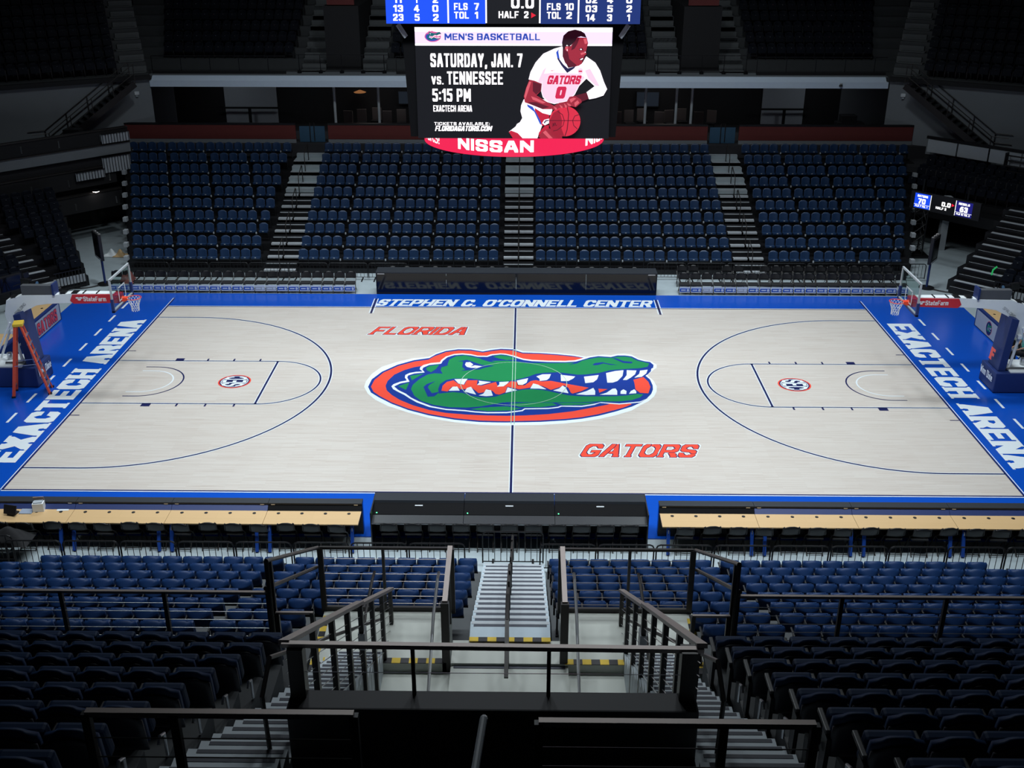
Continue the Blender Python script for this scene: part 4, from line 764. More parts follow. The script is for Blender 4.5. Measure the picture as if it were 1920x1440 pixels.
# ------------------------------------------------------------------ baseline tables with sign boards
def side_table(s, y0, y1, lab, sign):
    t = thing('press_table', lab, 'table', (s*18.12, (y0+y1)/2, FZ), 0); W_ = y1-y0
    MB().b2((-.06, -W_/2, 0), (.06, W_/2, .80)).build('sign_housing', pad_navy, t, bevel=.01)
    MB().b2((s*.10 if s > 0 else -.75, -W_/2+.05, .66), (s*.75 if s > 0 else -.10, W_/2-.05, .72)).build('table_top', wood_top, t)
    for q in (-W_/2+.2, W_/2-.2): MB().bar((s*.65, q, 0), (s*.65, q, .66), .05).build('leg', black_metal, t)
    fx = -s*.065
    MB().b2((fx, -W_/2+.10, .08), (fx-s*.006, W_/2-.10, .72)).build('sign_face', panel_white if sign else led_black, t)
    h = MB()
    for q in (-W_/4, W_/4): h.lathe([(.05, .721), (.05, .726)], (s*.35, q, 0), 12)
    h.build('cable_hole', black_plastic, t)
    if sign == 'word':
        tl = MB(); letter(tl, 'GATORS', (fx-s*.012, -W_/2+.40, .17), (0, 1, 0), (0, 0, 1), .46, W_-.80, pen=(.105, .085), lw=.42, track=.12, grow=.015); tl.build('sign_outline', navy_paint, t)
        tl = MB(); letter(tl, 'GATORS', (fx-s*.016, -W_/2+.40, .17), (0, 1, 0), (0, 0, 1), .46, W_-.80, pen=(.105, .085), lw=.42, track=.12); tl.build('sign_lettering', orange_paint, t)
    if sign == 'badge':
        for r_, mm, k in ((.27, orange_paint, .010), (.255, navy_paint, .012)):
            MB().flat([(r_*.98*math.cos(a*PI/16), r_*math.sin(a*PI/16)) for a in range(32)], lambda a, b: (fx-s*k, a, .40+b)).build('sign_badge', mm, t)
        for nm2, mm, k in (('green_head', green_paint, .014), ('white_teeth', white_paint, .017)):
            mb = MB()
            for p in EMBLEM[nm2]: mb.flat(p, lambda a, b: (fx-s*k, -s*a*.048, .40+b*.072))
            mb.build('badge_mark', mm, t)
    return t
side_table(-1, 3.45, 6.05, 'press table with white word sign board beyond the left hoop', 'word')
side_table(-1, -.4, 2.7, 'press table with tan top partly behind the left hoop base', None)
side_table(1, 3.2, 5.95, 'press table with round badge sign board beyond the right hoop', 'badge')

# ------------------------------------------------------------------ far scorer table with black display front
t = thing('scorer_table', 'long black display table at the far sideline, court reflected in its face', 'table', (0, 9.32, 0))
for k, (a, b) in enumerate(((-5.9, -2.95), (-2.95, 0), (0, 2.95), (2.95, 5.92))):
    MB().b2((a+.006, 0, .06), (b-.006, .12, .92)).build('display_panel', led_black, t)
MB().b2((-5.92, -.02, .0), (5.94, .14, .06)).build('plinth', black_plastic, t); MB().b2((-5.92, -.03, .92), (5.94, .70, .965)).build('table_top', mat('grey_table_top', (.025, .029, .036), .5, spec=.3), t, bevel=.006)
for x in (-5.9, 5.92): MB().b2((x-.02, 0, 0), (x+.02, .68, .92)).build('end_panel', black_plastic, t)
for x in (-5.7, 5.7): MB().box((x, -.04, .90), (.3, .02, .035)).build('handle', steel, t)

# ------------------------------------------------------------------ folding chairs
def folding_chair_parts(t, skirt=None):
    MB().grid(lambda u, v_: Vector(((u-.5)*.42, -.16+.40*v_, .455-.015*math.sin(PI*u)*math.sin(PI*v_))), 4, 4).build('seat', black_fabric, t, smooth=True)
    MB().box((0, .04, .43), (.43, .42, .05)).build('seat_cushion', black_fabric, t, bevel=.02)
    bk = shell_back(.56, .84, .225, .03, .22, .04, 4); [bk.v.__setitem__(i, (p[0], p[1]-.22, p[2])) for i, p in enumerate(bk.v)]
    bk.build('backrest', black_plastic, t, smooth=True)
    for sx in (-1, 1):
        MB().tube([(sx*.225, .22, 0), (sx*.222, -.02, .44), (sx*.22, -.24, .62), (sx*.19, -.27, .82)], .014, 6).build('leg', rail_metal, t)
        MB().tube([(sx*.20, -.30, 0), (sx*.20, .10, .43)], .014, 6).build('leg', rail_metal, t)
    MB().tube([(-.20, -.26, .06), (.20, -.26, .06)], .011, 6).build('rung', rail_metal, t)
    if skirt:
        MB().box((0, .245, .24), (.44, .01, .26)).build('skirt', white_paint, t)
        bl = MB().box((0, .252, .23), (.42, .004, .14)); o = bl.build('skirt_band', blue_paint if skirt == 'b' else panel_white, t)
        k = MB().flat([(-.13+.055*math.cos(a*PI/6), .23+.055*math.sin(a*PI/6)) for a in range(12)], lambda a, b: (a, .256, b)); k.box((.06, .256, .23), (.2, .002, .05)); k.build('skirt_mark', white_paint, t)
def chair(loc, rz, label, group, skirt=None, _p={}):
    if skirt not in _p:
        t = thing('folding_chair', label, 'chair', loc, rz, group); folding_chair_parts(t, skirt); _p[skirt] = t; return t
    return dup(_p[skirt], loc, rz, label, group)
for k in range(22):
    x = -17.1+.478*k
    chair((x, 9.62, FZ), PI+.0, 'black folding chair with lit sponsor skirt, %s from left, front row, left of scorer table' % ORD[k+1], 'front row chairs by the far sideline', 'b' if k not in (13, 14) else 'w')
for k in range(20):
    x = 7.15+.484*k
    chair((x, 9.66, FZ), PI, 'black folding chair with sponsor skirt, %s from left, front row, right of scorer table' % ORD[k+1], 'front row chairs by the far sideline', 'b' if k not in (2, 5) else 'w')
for k, x in enumerate((7.2, 7.7, 9.15, 9.65, 10.8, 11.29, 11.77, 12.25, 12.73, 13.22, 13.7, 14.18, 14.67, 15.15, 15.63, 16.12)):
    chair((x, 10.72, FZ), PI, 'black folding chair, %s from left, second row behind the skirted chairs on the right' % ORD[k+1], 'second row chairs by the far sideline')
for k in range(18):
    x = -5.35+.615*k
    if 8 < k < 10: continue
    chair((x, 10.35, FZ), PI, 'black folding chair, %s from left, tucked behind the long black scorer table' % ORD[k+1], 'chairs behind the scorer table')
t = thing('reddish_bundle', 'dark reddish-brown bundle lying on the leftmost far sideline chairs', 'coat', (-16.55, 9.62, .47))
MB().grid(lambda u, v_: Vector(((u-.5)*.55, (v_-.5)*.5, .42*math.sin(PI*u)**.6*math.sin(PI*v_)**.6*(.8+.3*math.sin(7*u+4*v_)))), 14, 12).build('cloth', mat('reddish_cloth', (.13, .035, .03), .85, scale=9, var=.3), t, smooth=True)
MB().grid(lambda u, v_: Vector(((u-.5)*.4+.1, (v_-.5)*.2-.28, .18*math.sin(PI*u)*math.sin(PI*v_)-.05)), 8, 6).build('sleeve', mat('reddish_cloth_light', (.22, .06, .05), .85), t, smooth=True)

# ------------------------------------------------------------------ crowd barriers
def barrier(loc, rz, L_, H_, label, group, _p={}):
    key = (L_, H_)
    if key in _p: return dup(_p[key], loc, rz, label, group)
    t = thing('crowd_barrier', label, 'barrier', loc, rz, group)
    c = .1; MB().tube([(-L_/2, 0, .1), (-L_/2, 0, H_-c), (-L_/2+.03, 0, H_-.03), (-L_/2+c, 0, H_), (L_/2-c, 0, H_), (L_/2-.03, 0, H_-.03), (L_/2, 0, H_-c), (L_/2, 0, .1)], .02, 6).build('frame', black_metal, t)
    b = MB(); n = int(L_/.145)
    for q in range(1, n): b.tube([(-L_/2+L_*q/n, 0, .14), (-L_/2+L_*q/n, 0, H_)], .009, 5)
    b.build('bars', black_metal, t); MB().tube([(-L_/2, 0, .14), (L_/2, 0, .14)], .014, 6).build('bottom_rail', black_metal, t)
    for q in (-L_/2+.25, L_/2-.25): MB().bar((q, -.28, .02), (q, .28, .02), .05, .03).build('foot', black_metal, t)
    _p[key] = t; return t
xs = [-11.7+1.42*k for k in range(8)]
for k, x in enumerate(xs): barrier((x, -11.52, FZ), 0, 1.36, .82, 'black crowd barrier, %s from the left before the near left seats' % ORD[k+1], 'crowd barriers before the near seats')
for k in range(9): barrier((1.45+1.42*k, -11.52, FZ), 0, 1.36, .82, 'black crowd barrier, %s right of the centre steps before the near seats' % ORD[k+1], 'crowd barriers before the near seats')
barrier((.1, -11.25, FZ), 0, 1.5, 1.0, 'tall black barrier closing the foot of the near centre steps', 'crowd barriers before the near seats')
barrier((-13.0, -11.3, FZ), 0, 1.36, .82, 'black crowd barrier standing alone at the far left edge, near side', 'crowd barriers before the near seats')
for k in range(7): barrier((-15.95+1.75*k-.2, 11.25, FZ), 0, 1.7, .78, 'black crowd barrier, %s from the left under the far left seats' % ORD[k+1], 'crowd barriers before the far seats')
for k in range(7): barrier((6.9+1.75*k-.3, 11.45, FZ), 0, 1.7, .78, 'black crowd barrier, %s right of the scorer table under the far seats' % ORD[k+1], 'crowd barriers before the far seats')

# ------------------------------------------------------------------ near courtside tables
green_led = mat('green_indicator', (.1, 1, .35), emit=3)
for k, (a, b) in enumerate(((-3.5, -1.17), (-1.17, 1.16), (1.16, 3.5))):
    t = thing('display_table', 'black courtside display table, %s section at the near sideline' % ('left', 'middle', 'right')[k], 'table', ((a+b)/2, -9.55, 0)); W_ = (b-a)-.012
    f = lambda y, z: None
    MB().prism([(.10, 0), (.10, 1.0), (-.02, 1.0), (-.02, 0)], lambda y, z: (-W_/2, y, z), lambda y, z: (W_/2, y, z)).build('display_panel', led_black, t)
    MB().prism([(.12, .98), (.12, 1.02), (-.28, 1.02), (-.30, .96)], lambda y, z: (-W_/2, y, z), lambda y, z: (W_/2, y, z)).build('top_cap', mat('grey_table_top', (.025, .029, .036), .5, spec=.3), t)
    MB().prism([(-.02, .96), (-.30, .96), (-.62, .80), (-.62, .74), (-.02, .74)], lambda y, z: (-W_/2, y, z), lambda y, z: (W_/2, y, z)).build('back_slope', led_shelf, t)
    MB().prism([(-.60, .79), (-.95, .74), (-.95, .70), (-.60, .72)], lambda y, z: (-W_/2, y, z), lambda y, z: (W_/2, y, z)).build('shelf', mat('shelf_grey_black', (.025, .028, .032), .4, spec=.4), t)
    MB().box((0, -.956, .715), (W_, .012, .02)).build('shelf_edge', steel, t)
    MB().prism([(-.04, .02), (-.04, .72), (-.20, .72), (-.20, .02)], lambda y, z: (-W_/2, y, z), lambda y, z: (W_/2, y, z)).build('cabinet', black_plastic, t)
    n = math.atan2(.16, .32); MB().box((0, -.38, .925), (.20, .035, .012), M=Matrix.Rotation(n, 3, 'X')).build('handle', pale_grey, t)
    MB().box((-W_/2+.09, -.58, .826), (.03, .03, .012)).build('indicator', green_led, t)
    if k != 1: MB().b2((-W_/2-.03 if k == 0 else W_/2, -.95, 0), (-W_/2 if k == 0 else W_/2+.03, .12, 1.02)).build('end_panel', black_plastic, t)
def press(a, b, label, back):
    t = thing('press_table', label, 'table', ((a+b)/2, -9.72, FZ), 0, None); W_ = b-a-.01
    MB().b2((-W_/2, -.02, .0), (W_/2, .12, .92)).build('display_panel', led_black, t)
    MB().b2((-W_/2, -.12, .90), (W_/2, .14, .945)).build('top_cap', mat('grey_table_top', (.025, .029, .036), .5, spec=.3), t)
    MB().prism([(-.03, .88), (-.12, .88), (-.24, .785), (-.03, .785)], lambda y, z: (-W_/2, y, z), lambda y, z: (W_/2, y, z)).build('back_panel', back, t)
    MB().prism([(-.235, .785), (-.235, .755), (-.86, .735), (-.86, .765)], lambda y, z: (-W_/2, y, z), lambda y, z: (W_/2, y, z)).build('table_top', wood_top, t)
    h = MB(); n = 4
    for q in range(n): h.lathe([(.045, .783), (.045, .789)], (-W_/2+W_*(q+.5)/n, -.36, 0), 12)
    h.build('cable_hole', black_plastic, t)
    MB().b2((-W_/2, -.12, .02), (W_/2, -.05, .70)).build('modesty_panel', black_plastic, t)
    for q in (-W_/2+.16, W_/2-.16):
        MB().bar((q, -.78, .74), (q, -1.0, .03), .08, .06).build('leg', mat('blue_table_leg', (.008, .05, .28), .4), t); MB().tube([(q, -.80, .62), (q, -.86, .66), (q, -.88, .58), (q, -.82, .55)], .012, 6).build('hook', steel, t)
    for q in (-W_/2+.02, W_/2-.25): MB().box((q+.1, -.1, .905), (.1, .06, .02)).build('clamp', steel, t)
    return t
for k, (a, b, back) in enumerate(((-6.25, -3.82, led_shelf), (-8.75, -6.25, pad_navy), (-11.25, -8.75, pad_navy), (-13.75, -11.25, pad_navy))):
    press(a, b, 'tan-topped press table, %s to the left of the black near display tables' % ORD[k+1], back)
for k, (a, b, back) in enumerate(((3.86, 6.3, led_shelf), (6.3, 8.8, pad_navy), (8.8, 11.3, pad_navy), (11.3, 13.8, pad_navy))):
    press(a, b, 'tan-topped press table, %s to the right of the black near display tables' % ORD[k+1], back)
k = 0
for x in [-3.05+.61*q for q in range(11)]:
    k += 1; chair((x, -10.34, FZ), 0, 'black folding chair, %s from left, tucked behind the black near display tables' % ORD[k], 'chairs at the near tables')
for k in range(14):
    x = -4.35-.66*k; chair((x, -10.42+.03*(k % 3), FZ), .05*((k*7) % 3-1), 'black folding chair, %s from right, tucked behind the tan near left tables' % ORD[k+1], 'chairs at the near tables')
for k in range(14):
    x = 4.45+.66*k; chair((x, -10.43+.03*((k*5) % 3), FZ), .05*((k*5) % 3-1), 'black folding chair, %s from left, tucked behind the tan near right tables' % ORD[k+1], 'chairs at the near tables')
tz = FZ+.775
t = thing('small_monitor', 'small black monitor tilted on the tan table at far left', 'monitor', (-12.78, -10.25, tz), -.25)
MB().box((0, 0, .16), (.36, .03, .24), M=Matrix.Rotation(-.35, 3, 'X')).build('screen', black_plastic, t); MB().box((0, .08, .02), (.22, .2, .04)).build('stand', black_plastic, t); MB().bar((0, .08, .02), (0, .03, .16), .05).build('neck', black_plastic, t)
t = thing('supply_box', 'white open box on the tan table at far left', 'box', (-12.15, -10.0, tz), .15)
b = MB(); b.box((0, 0, .12), (.27, .20, .24)); b.build('carton', white_enamel, t); MB().box((0, .09, .29), (.26, .02, .14), M=Matrix.Rotation(.3, 3, 'X')).build('lid', mat('brown_card', (.25, .18, .14), .7), t); MB().box((0, .0, .25), (.22, .15, .04)).build('contents', panel_white, t)
t = thing('paper_sheet', 'grey folder lying between the monitor and the white box', 'folder', (-12.45, -10.08, tz)); MB().box((0, 0, .012), (.33, .24, .02)).build('folder', mat('grey_folder', (.28, .33, .42), .5), t)
t = thing('paper_slip', 'white paper slip on the tan table beside a cable hole, far left', 'paper', (-11.55, -9.99, tz+.008), .1); MB().box((0, 0, .004), (.3, .08, .006)).build('sheet', white_paint, t)
t = thing('draped_jacket', 'dark jacket heaped over the chairs at the left picture edge', 'jacket', (-12.75, -11.0, .45))
MB().grid(lambda u, v_: Vector(((u-.5)*1.5, (v_-.5)*.6, .42*math.sin(PI*u)**.5*math.sin(PI*v_)**.5*(.75+.25*math.sin(11*u)+.15*math.sin(9*v_+6*u)))), 20, 12).build('cloth', black_fabric, t, smooth=True)
# ------------------------------------------------------------------ hanging scoreboard
sb = thing('hanging_scoreboard', 'huge black centre-hung scoreboard with lit video screens and pink ring', 'scoreboard', (0, 0, 0))
hs = mat('scoreboard_black', (.004, .004, .005), .7, var=.05, spec=.1)
HB = MB()
def frustum(mb, z0, w0, d0, z1, w1, d1):
    return mb.add([Vector((a*w, b*d_, z)) for z, w, d_ in ((z0, w0, d0), (z1, w1, d1)) for b in (-1, 1) for a in (-1, 1)], [(0, 2, 3, 1), (4, 5, 7, 6), (0, 1, 5, 4), (2, 6, 7, 3), (0, 4, 6, 2), (1, 3, 7, 5)])
frustum(HB, 9.0, 2.93, 2.90, 12.15, 3.08, 2.95); HB.b2((-3.4, -3.38, 12.15), (3.4, 3.38, 14.8)); tag(HB.build('housing', hs, sb), 'black housing')
LED = lambda n, r, g, b, e=1.0: mat('led_'+n, lin(r, g, b), emit=e)
W_ = LED('screen_white', 255, 250, 255, 1.7)
def plane(name, u0, u1, z0, z1, y, mm, par): return MB().add([(u0, y, z0), (u1, y, z0), (u1, y, z1), (u0, y, z1)], [(0, 1, 2, 3)]).build(name, mm, par)
SX = lambda px: -2.71+(px-777)/372*5.44
SZ = lambda py: 12.0-(py-52)/206*3.03
Y0 = -2.985
scr = plane('video_screen', SX(777), SX(1149), SZ(258), SZ(52), Y0, LED('black', 9, 9, 14, 1.0), sb); tag(scr, 'video screen with game announcement')
plane('banner', SX(777), SX(1149), SZ(85), SZ(52), Y0-.006, LED('lavender', 232, 215, 248, 1.25), scr)
plane('banner_edge', SX(777), SX(1149), SZ(60), SZ(52), Y0-.009, W_, scr); plane('banner_edge', SX(777), SX(1149), SZ(85), SZ(81.5), Y0-.009, W_, scr)
def stext(mb, s, x0, x1, yb, yt, y, **k):
    H = SZ(yt)-SZ(yb); letter(mb, s, (SX(x0), y, SZ(yb)), (1, 0, 0), (0, 0, 1), H, SX(x1)-SX(x0), **k)
mb = MB(); stext(mb, "MEN'S BASKETBALL", 833, 1013, 75, 63, Y0-.014, pen=(.10, .085), lw=.62, track=.12); mb.build('banner_lettering', LED('word_blue', 50, 80, 185), scr)
B = dict(pen=(.085, .075), lw=.36, track=.10, space=.28); D_ = Y0-.012
for s_, x0, x1, yb, yt, k in (('SATURDAY, JAN. 7', 805, 980, 124, 99, B), ('VS.', 806, 829, 156, 141, B), ('TENNESSEE', 836, 943, 156, 132, B), ('5:15 PM', 807, 881, 188, 164, B), ('EXACTECH ARENA', 808, 883, 207, 195, B), ('TICKETS AVAILABLE:', 809, 917, 233, 227, dict(pen=(.10, .085), lw=.7, track=.22)), ('FLORIDAGATORS.COM', 810, 920, 244, 234, dict(pen=(.14, .09), lw=.55, track=.07, shear=.25))):
    mb = MB(); stext(mb, s_, x0, x1, yb, yt, D_, **k); mb.build('screen_lettering', W_, scr)
# small emblem on the banner
ex, ez = SX(811), SZ(68.5); kx, kz = .235/5.1, .155/3.3
for k, (nm, mm) in enumerate((('navy_border', LED('emblem_pink', 225, 105, 165)), ('navy_field', LED('emblem_blue', 60, 80, 190)), ('green_head', LED('emblem_teal', 30, 110, 120)), ('white_teeth', W_))):
    mb = MB()
    for p in EMBLEM[nm]: mb.flat(p, lambda a, b: (ex+a*kx, Y0-.012-.002*k, ez+b*kz))
    mb.build('banner_emblem', mm, scr)
# the player picture: flat shapes on the video screen
PX = lambda p: (SX(930+p[0]/6.263), SZ(40+p[1]/6.263))
pic = None; kk = [0]
def art(name, mm, *polys):
    global pic
    mb = MB(); kk[0] += 1; y = Y0-.014-.0022*kk[0]
    for p in polys: mb.flat([PX(q) for q in p], lambda a, b: (a, y, b))
    o = mb.build(name, mm, scr); return o
jw = LED('jersey_white', 250, 240, 250, 1.45); jp = LED('jersey_pink', 248, 205, 228, 1.15); sk = LED('skin_red', 165, 40, 60); skd = LED('skin_dark', 95, 18, 38); skl = LED('skin_light', 225, 95, 110); hr = LED('hair', 42, 10, 24); bl = LED('ball', 225, 45, 72); bld = LED('ball_shade', 165, 25, 50); sr = LED('short_red', 200, 30, 60); nv = LED('collar_navy', 30, 30, 75); rl = LED('word_red', 215, 35, 80); bb = LED('collar_blue', 45, 85, 205)
tag(art('player_picture', jw, [(370, 880), (330, 900), (300, 970), (293, 1040), (315, 1120), (285, 1170), (250, 1190), (235, 1220), (150, 1285), (200, 1345), (320, 1362), (500, 1362), (560, 1200), (540, 1100), (660, 1080), (680, 1020), (600, 900)]), 'player in white jersey dribbling')
art('short_panel', sr, [(465, 1000), (560, 1060), (640, 1080), (640, 1180), (560, 1215), (520, 1130), (470, 1050)], [(150, 1285), (180, 1270), (260, 1300), (320, 1362), (200, 1362)], [(520, 1290), (590, 1210), (640, 1200), (640, 1240), (560, 1300), (510, 1330)])
art('short_trim', bb, [(370, 955), (440, 985), (480, 1050), (535, 1150), (550, 1200), (530, 1190), (460, 1045), (380, 985)])
art('short_badge', jw, [(556, 1180), (580, 1140), (640, 1125), (640, 1180), (590, 1205)]); art('short_badge_core', nv, [(575, 1175), (595, 1145), (640, 1138), (635, 1150), (600, 1160), (590, 1182)])
art('knee', sk, [(515, 1340), (560, 1280), (640, 1240), (720, 1270), (800, 1330), (805, 1362), (540, 1362)]); art('knee_light', skl, [(565, 1290), (600, 1265), (650, 1320), (690, 1360), (640, 1362)])
art('jersey', jw, [(790, 285), (690, 312), (560, 370), (470, 470), (410, 580), (388, 665), (460, 680), (548, 715), (540, 800), (560, 870), (620, 930), (700, 952), (800, 930), (870, 915), (945, 840), (995, 740), (1080, 655), (1180, 742), (1085, 812), (1118, 895), (1200, 880), (1290, 850), (1332, 775), (1290, 690), (1240, 560), (1180, 470), (1070, 398), (1030, 470), (960, 512), (860, 530), (790, 400)])
art('jersey_shade', jp, [(560, 600), (700, 585), (1000, 600), (1060, 640), (990, 735), (940, 835), (870, 910), (800, 925), (700, 945), (630, 925), (565, 865), (545, 800), (552, 715)], [(600, 520), (560, 640), (548, 715), (500, 690), (560, 560)], [(1060, 560), (1100, 650), (1190, 735), (1240, 740), (1180, 640), (1120, 540)])
art('arm', sk, [(398, 668), (460, 682), (545, 718), (535, 800), (485, 850), (600, 920), (700, 972), (665, 1012), (560, 1012), (430, 962), (345, 932), (332, 860), (360, 760)]); art('arm_shade', skd, [(440, 690), (540, 722), (530, 800), (480, 840), (440, 800)], [(380, 930), (480, 930), (640, 985), (560, 1008), (430, 960)])
art('arm_light', skl, [(395, 690), (420, 690), (385, 800), (350, 900), (338, 860), (362, 765)], [(420, 860), (480, 880), (600, 935), (560, 945), (440, 900)])
art('forearm', skd, [(945, 852), (1088, 816), (1115, 888), (1030, 922), (985, 915)])
art('face', sk, [(795, 310), (830, 285), (880, 285), (905, 255), (960, 185), (1070, 188), (1088, 250), (1075, 300), (1065, 345), (1070, 375), (1048, 392), (1045, 425), (1028, 440), (1022, 480), (985, 505), (930, 515), (870, 520), (820, 470), (792, 400)])
art('face_shade', skd, [(795, 310), (850, 345), (870, 430), (960, 500), (930, 517), (870, 521), (820, 470), (792, 400)], [(905, 260), (960, 190), (985, 190), (960, 260), (930, 310), (890, 330)], [(985, 330), (1040, 330), (1020, 300), (985, 310)], [(985, 425), (1045, 405), (1030, 440), (1010, 450)])
art('face_light', skl, [(1030, 200), (1066, 195), (1080, 250), (1050, 260)], [(818, 290), (850, 285), (852, 345), (832, 335)], [(1000, 360), (1040, 350), (1060, 365), (1010, 385)])
art('eye_and_teeth', jw, [(992, 318), (1005, 310), (1018, 320), (1005, 327)], [(1048, 352), (1060, 345), (1062, 358)], [(998, 432), (1030, 415), (1032, 430), (1005, 441)], [(838, 320), (846, 318), (848, 334), (840, 336)])
art('hair', hr, [(780, 240), (795, 165), (850, 115), (930, 96), (1000, 112), (1045, 140), (1068, 188), (1000, 172), (960, 185), (930, 230), (890, 270), (862, 285), (838, 268), (818, 290), (812, 318), (795, 320), (783, 280)])
art('collar', nv, [(715, 355), (730, 340), (752, 430), (800, 490), (855, 535), (945, 512), (930, 535), (848, 588), (775, 500), (730, 430)]); art('collar_blue', bb, [(712, 352), (745, 315), (738, 345), (755, 430), (725, 410)])
mb = MB(); r = letter(mb, 'GATORS', (SX(930+605/6.263), Y0-.07, SZ(40+718/6.263)), (1, 0, 0), (0, 0, 1), .24, .92, pen=(.14, .11), lw=.62, track=.05, serif=True, shear=.25); letter(mb, '0', (SX(930+705/6.263), Y0-.07, SZ(40+885/6.263)), (1, 0, 0), (0, 0, 1), .33, .27, pen=(.15, .10), lw=.45, shear=.2); mb.build('jersey_lettering', rl, scr)
art('jersey_badge', jp, [(1005+32*math.cos(a*PI/8), 568+36*math.sin(a*PI/8)) for a in range(16)]); art('jersey_badge_mark', rl, [(985, 560), (1025, 560), (1025, 576), (985, 576)], [(645, 545), (660, 560), (710, 552), (660, 568)])
kk[0] += 22
art('ball', bl, [(830+190*math.cos(a*PI/20), 1150+180*math.sin(a*PI/20)) for a in range(40)])
art('ball_shade', bld, [(640, 1150), (660, 1250), (740, 1315), (830, 1330), (790, 1230), (800, 1150), (760, 1010), (690, 1050)])
def stroke(pts, w_): 
    o = []
    for (a, b), (c, d) in zip(pts, pts[1:]):
        L_ = math.hypot(c-a, d-b); nx, ny_ = -(d-b)/L_*w_, (c-a)/L_*w_; o.append([(a+nx, b+ny_), (c+nx, d+ny_), (c-nx, d-ny_), (a-nx, b-ny_)])
    return o
art('ball_seams', skd, *stroke([(642, 1140), (1018, 1140)], 4), *stroke([(855, 975), (875, 1060), (870, 1150), (860, 1250), (835, 1328)], 5), *stroke([(740, 1030), (800, 1070), (825, 1140), (810, 1200), (740, 1255), (690, 1265)], 4), *stroke([(1000, 1070), (950, 1085), (925, 1140), (940, 1200), (985, 1240)], 4), *stroke([(685, 1215), (690, 1170), (700, 1205), (712, 1165), (722, 1200), (735, 1195)], 4))
art('hand', sk, [(668, 1012), (690, 970), (760, 930), (850, 915), (880, 860), (945, 850), (1020, 890), (1030, 922), (960, 982), (900, 968), (850, 985), (760, 990), (720, 1015)])
art('fingers', skl, [(690, 975), (730, 990), (730, 1018), (712, 1010)], [(760, 950), (800, 975), (800, 998), (780, 990)], [(815, 935), (850, 965), (850, 990), (832, 985)], [(850, 930), (895, 950), (905, 970), (870, 965)], [(880, 890), (930, 870), (960, 880), (900, 930)], [(940, 930), (980, 900), (1000, 930), (950, 975)])
# upper statistics display
Yu = -3.40
ud_ = plane('stats_display', -3.43, 3.43, 12.13, 14.5, Yu, LED('stats_black', 10, 10, 14), sb); tag(ud_, 'blue statistics display, cut by the picture top')
UX = lambda px: -3.43+(px-728)/469*6.86
UZ = lambda py: 12.13-(py-42)*.01475
rb, db = LED('royal', 20, 80, 245, 1.1), LED('deep', 22, 48, 120, 1.0)
plane('home_field', UX(728), UX(912), 12.13, 14.5, Yu-.004, rb, ud_); plane('away_field', UX(1013), UX(1197), 12.13, 14.5, Yu-.004, db, ud_)
for x in (843, 913, 1012, 1083): MB().b2((UX(x)-.02, Yu-.009, 12.15), (UX(x)+.02, Yu-.007, 14.5)).build('divider', W_, ud_)
K = dict(pen=(.10, .085), lw=.52, track=.13)
def ut(s, x0, x1, yb, h=12):
    mb = MB(); letter(mb, s, (UX(x0), Yu-.01, UZ(yb)), (1, 0, 0), (0, 0, 1), h*.01475, UX(x1)-UX(x0), **K); mb.build('stats_lettering', W_, ud_)
for r_, (yb) in enumerate((37, 21.5, 6)):
    for s, x0, x1 in ((('23', 741, 760), ('5', 781, 790), ('2', 815, 825), ('14', 1097, 1114), ('3', 1136, 1145), ('1', 1173, 1178)), (('13', 742, 760), ('4', 780, 790), ('0', 814, 825), ('03', 1096, 1117), ('5', 1136, 1146), ('2', 1171, 1181)), (('11', 743, 758), ('1', 782, 787), ('2', 815, 825), ('02', 1096, 1117), ('4', 1135, 1146), ('0', 1170, 1181)))[r_]: ut(s, x0, x1, yb)
for s, x0, x1, yb in (('TOL', 854, 881, 33), ('1', 892, 898, 33), ('FLS', 854, 879, 18), ('7', 891, 900, 18), ('TOL', 1025, 1051, 33), ('2', 1061, 1071, 33), ('FLS', 1025, 1050, 18), ('10', 1058, 1074, 18), ('HALF', 936, 973, 32), ('2', 983, 991, 32)): ut(s, x0, x1, yb)
ut('0.0', 959, 1001, 15, 20)
MB().add([(UX(996), Yu-.01, UZ(32)), (UX(1005), Yu-.01, UZ(27)), (UX(996), Yu-.01, UZ(22))], [(0, 1, 2)]).build('arrow', LED('arrow_red', 235, 30, 55), ud_)
# unseen glowing back face, kept for the light it gives the far side
for k, (nx, ny2) in enumerate(((0, 1),)):
    c = Vector((nx*3.05, ny2*2.97, 10.5)); u = Vector((-ny2, nx, 0)) if ny2 else Vector((0, 1, 0))
    o = MB().add([c-u*2.3+Vector((0, 0, -1.1)), c+u*2.3+Vector((0, 0, -1.1)), c+u*2.3+Vector((0, 0, 1.35)), c-u*2.3+Vector((0, 0, 1.35))], [(0, 1, 2, 3)]).build('unseen_back_screen', LED('unseen_back_screen', 120, 130, 190, 1.0), sb)
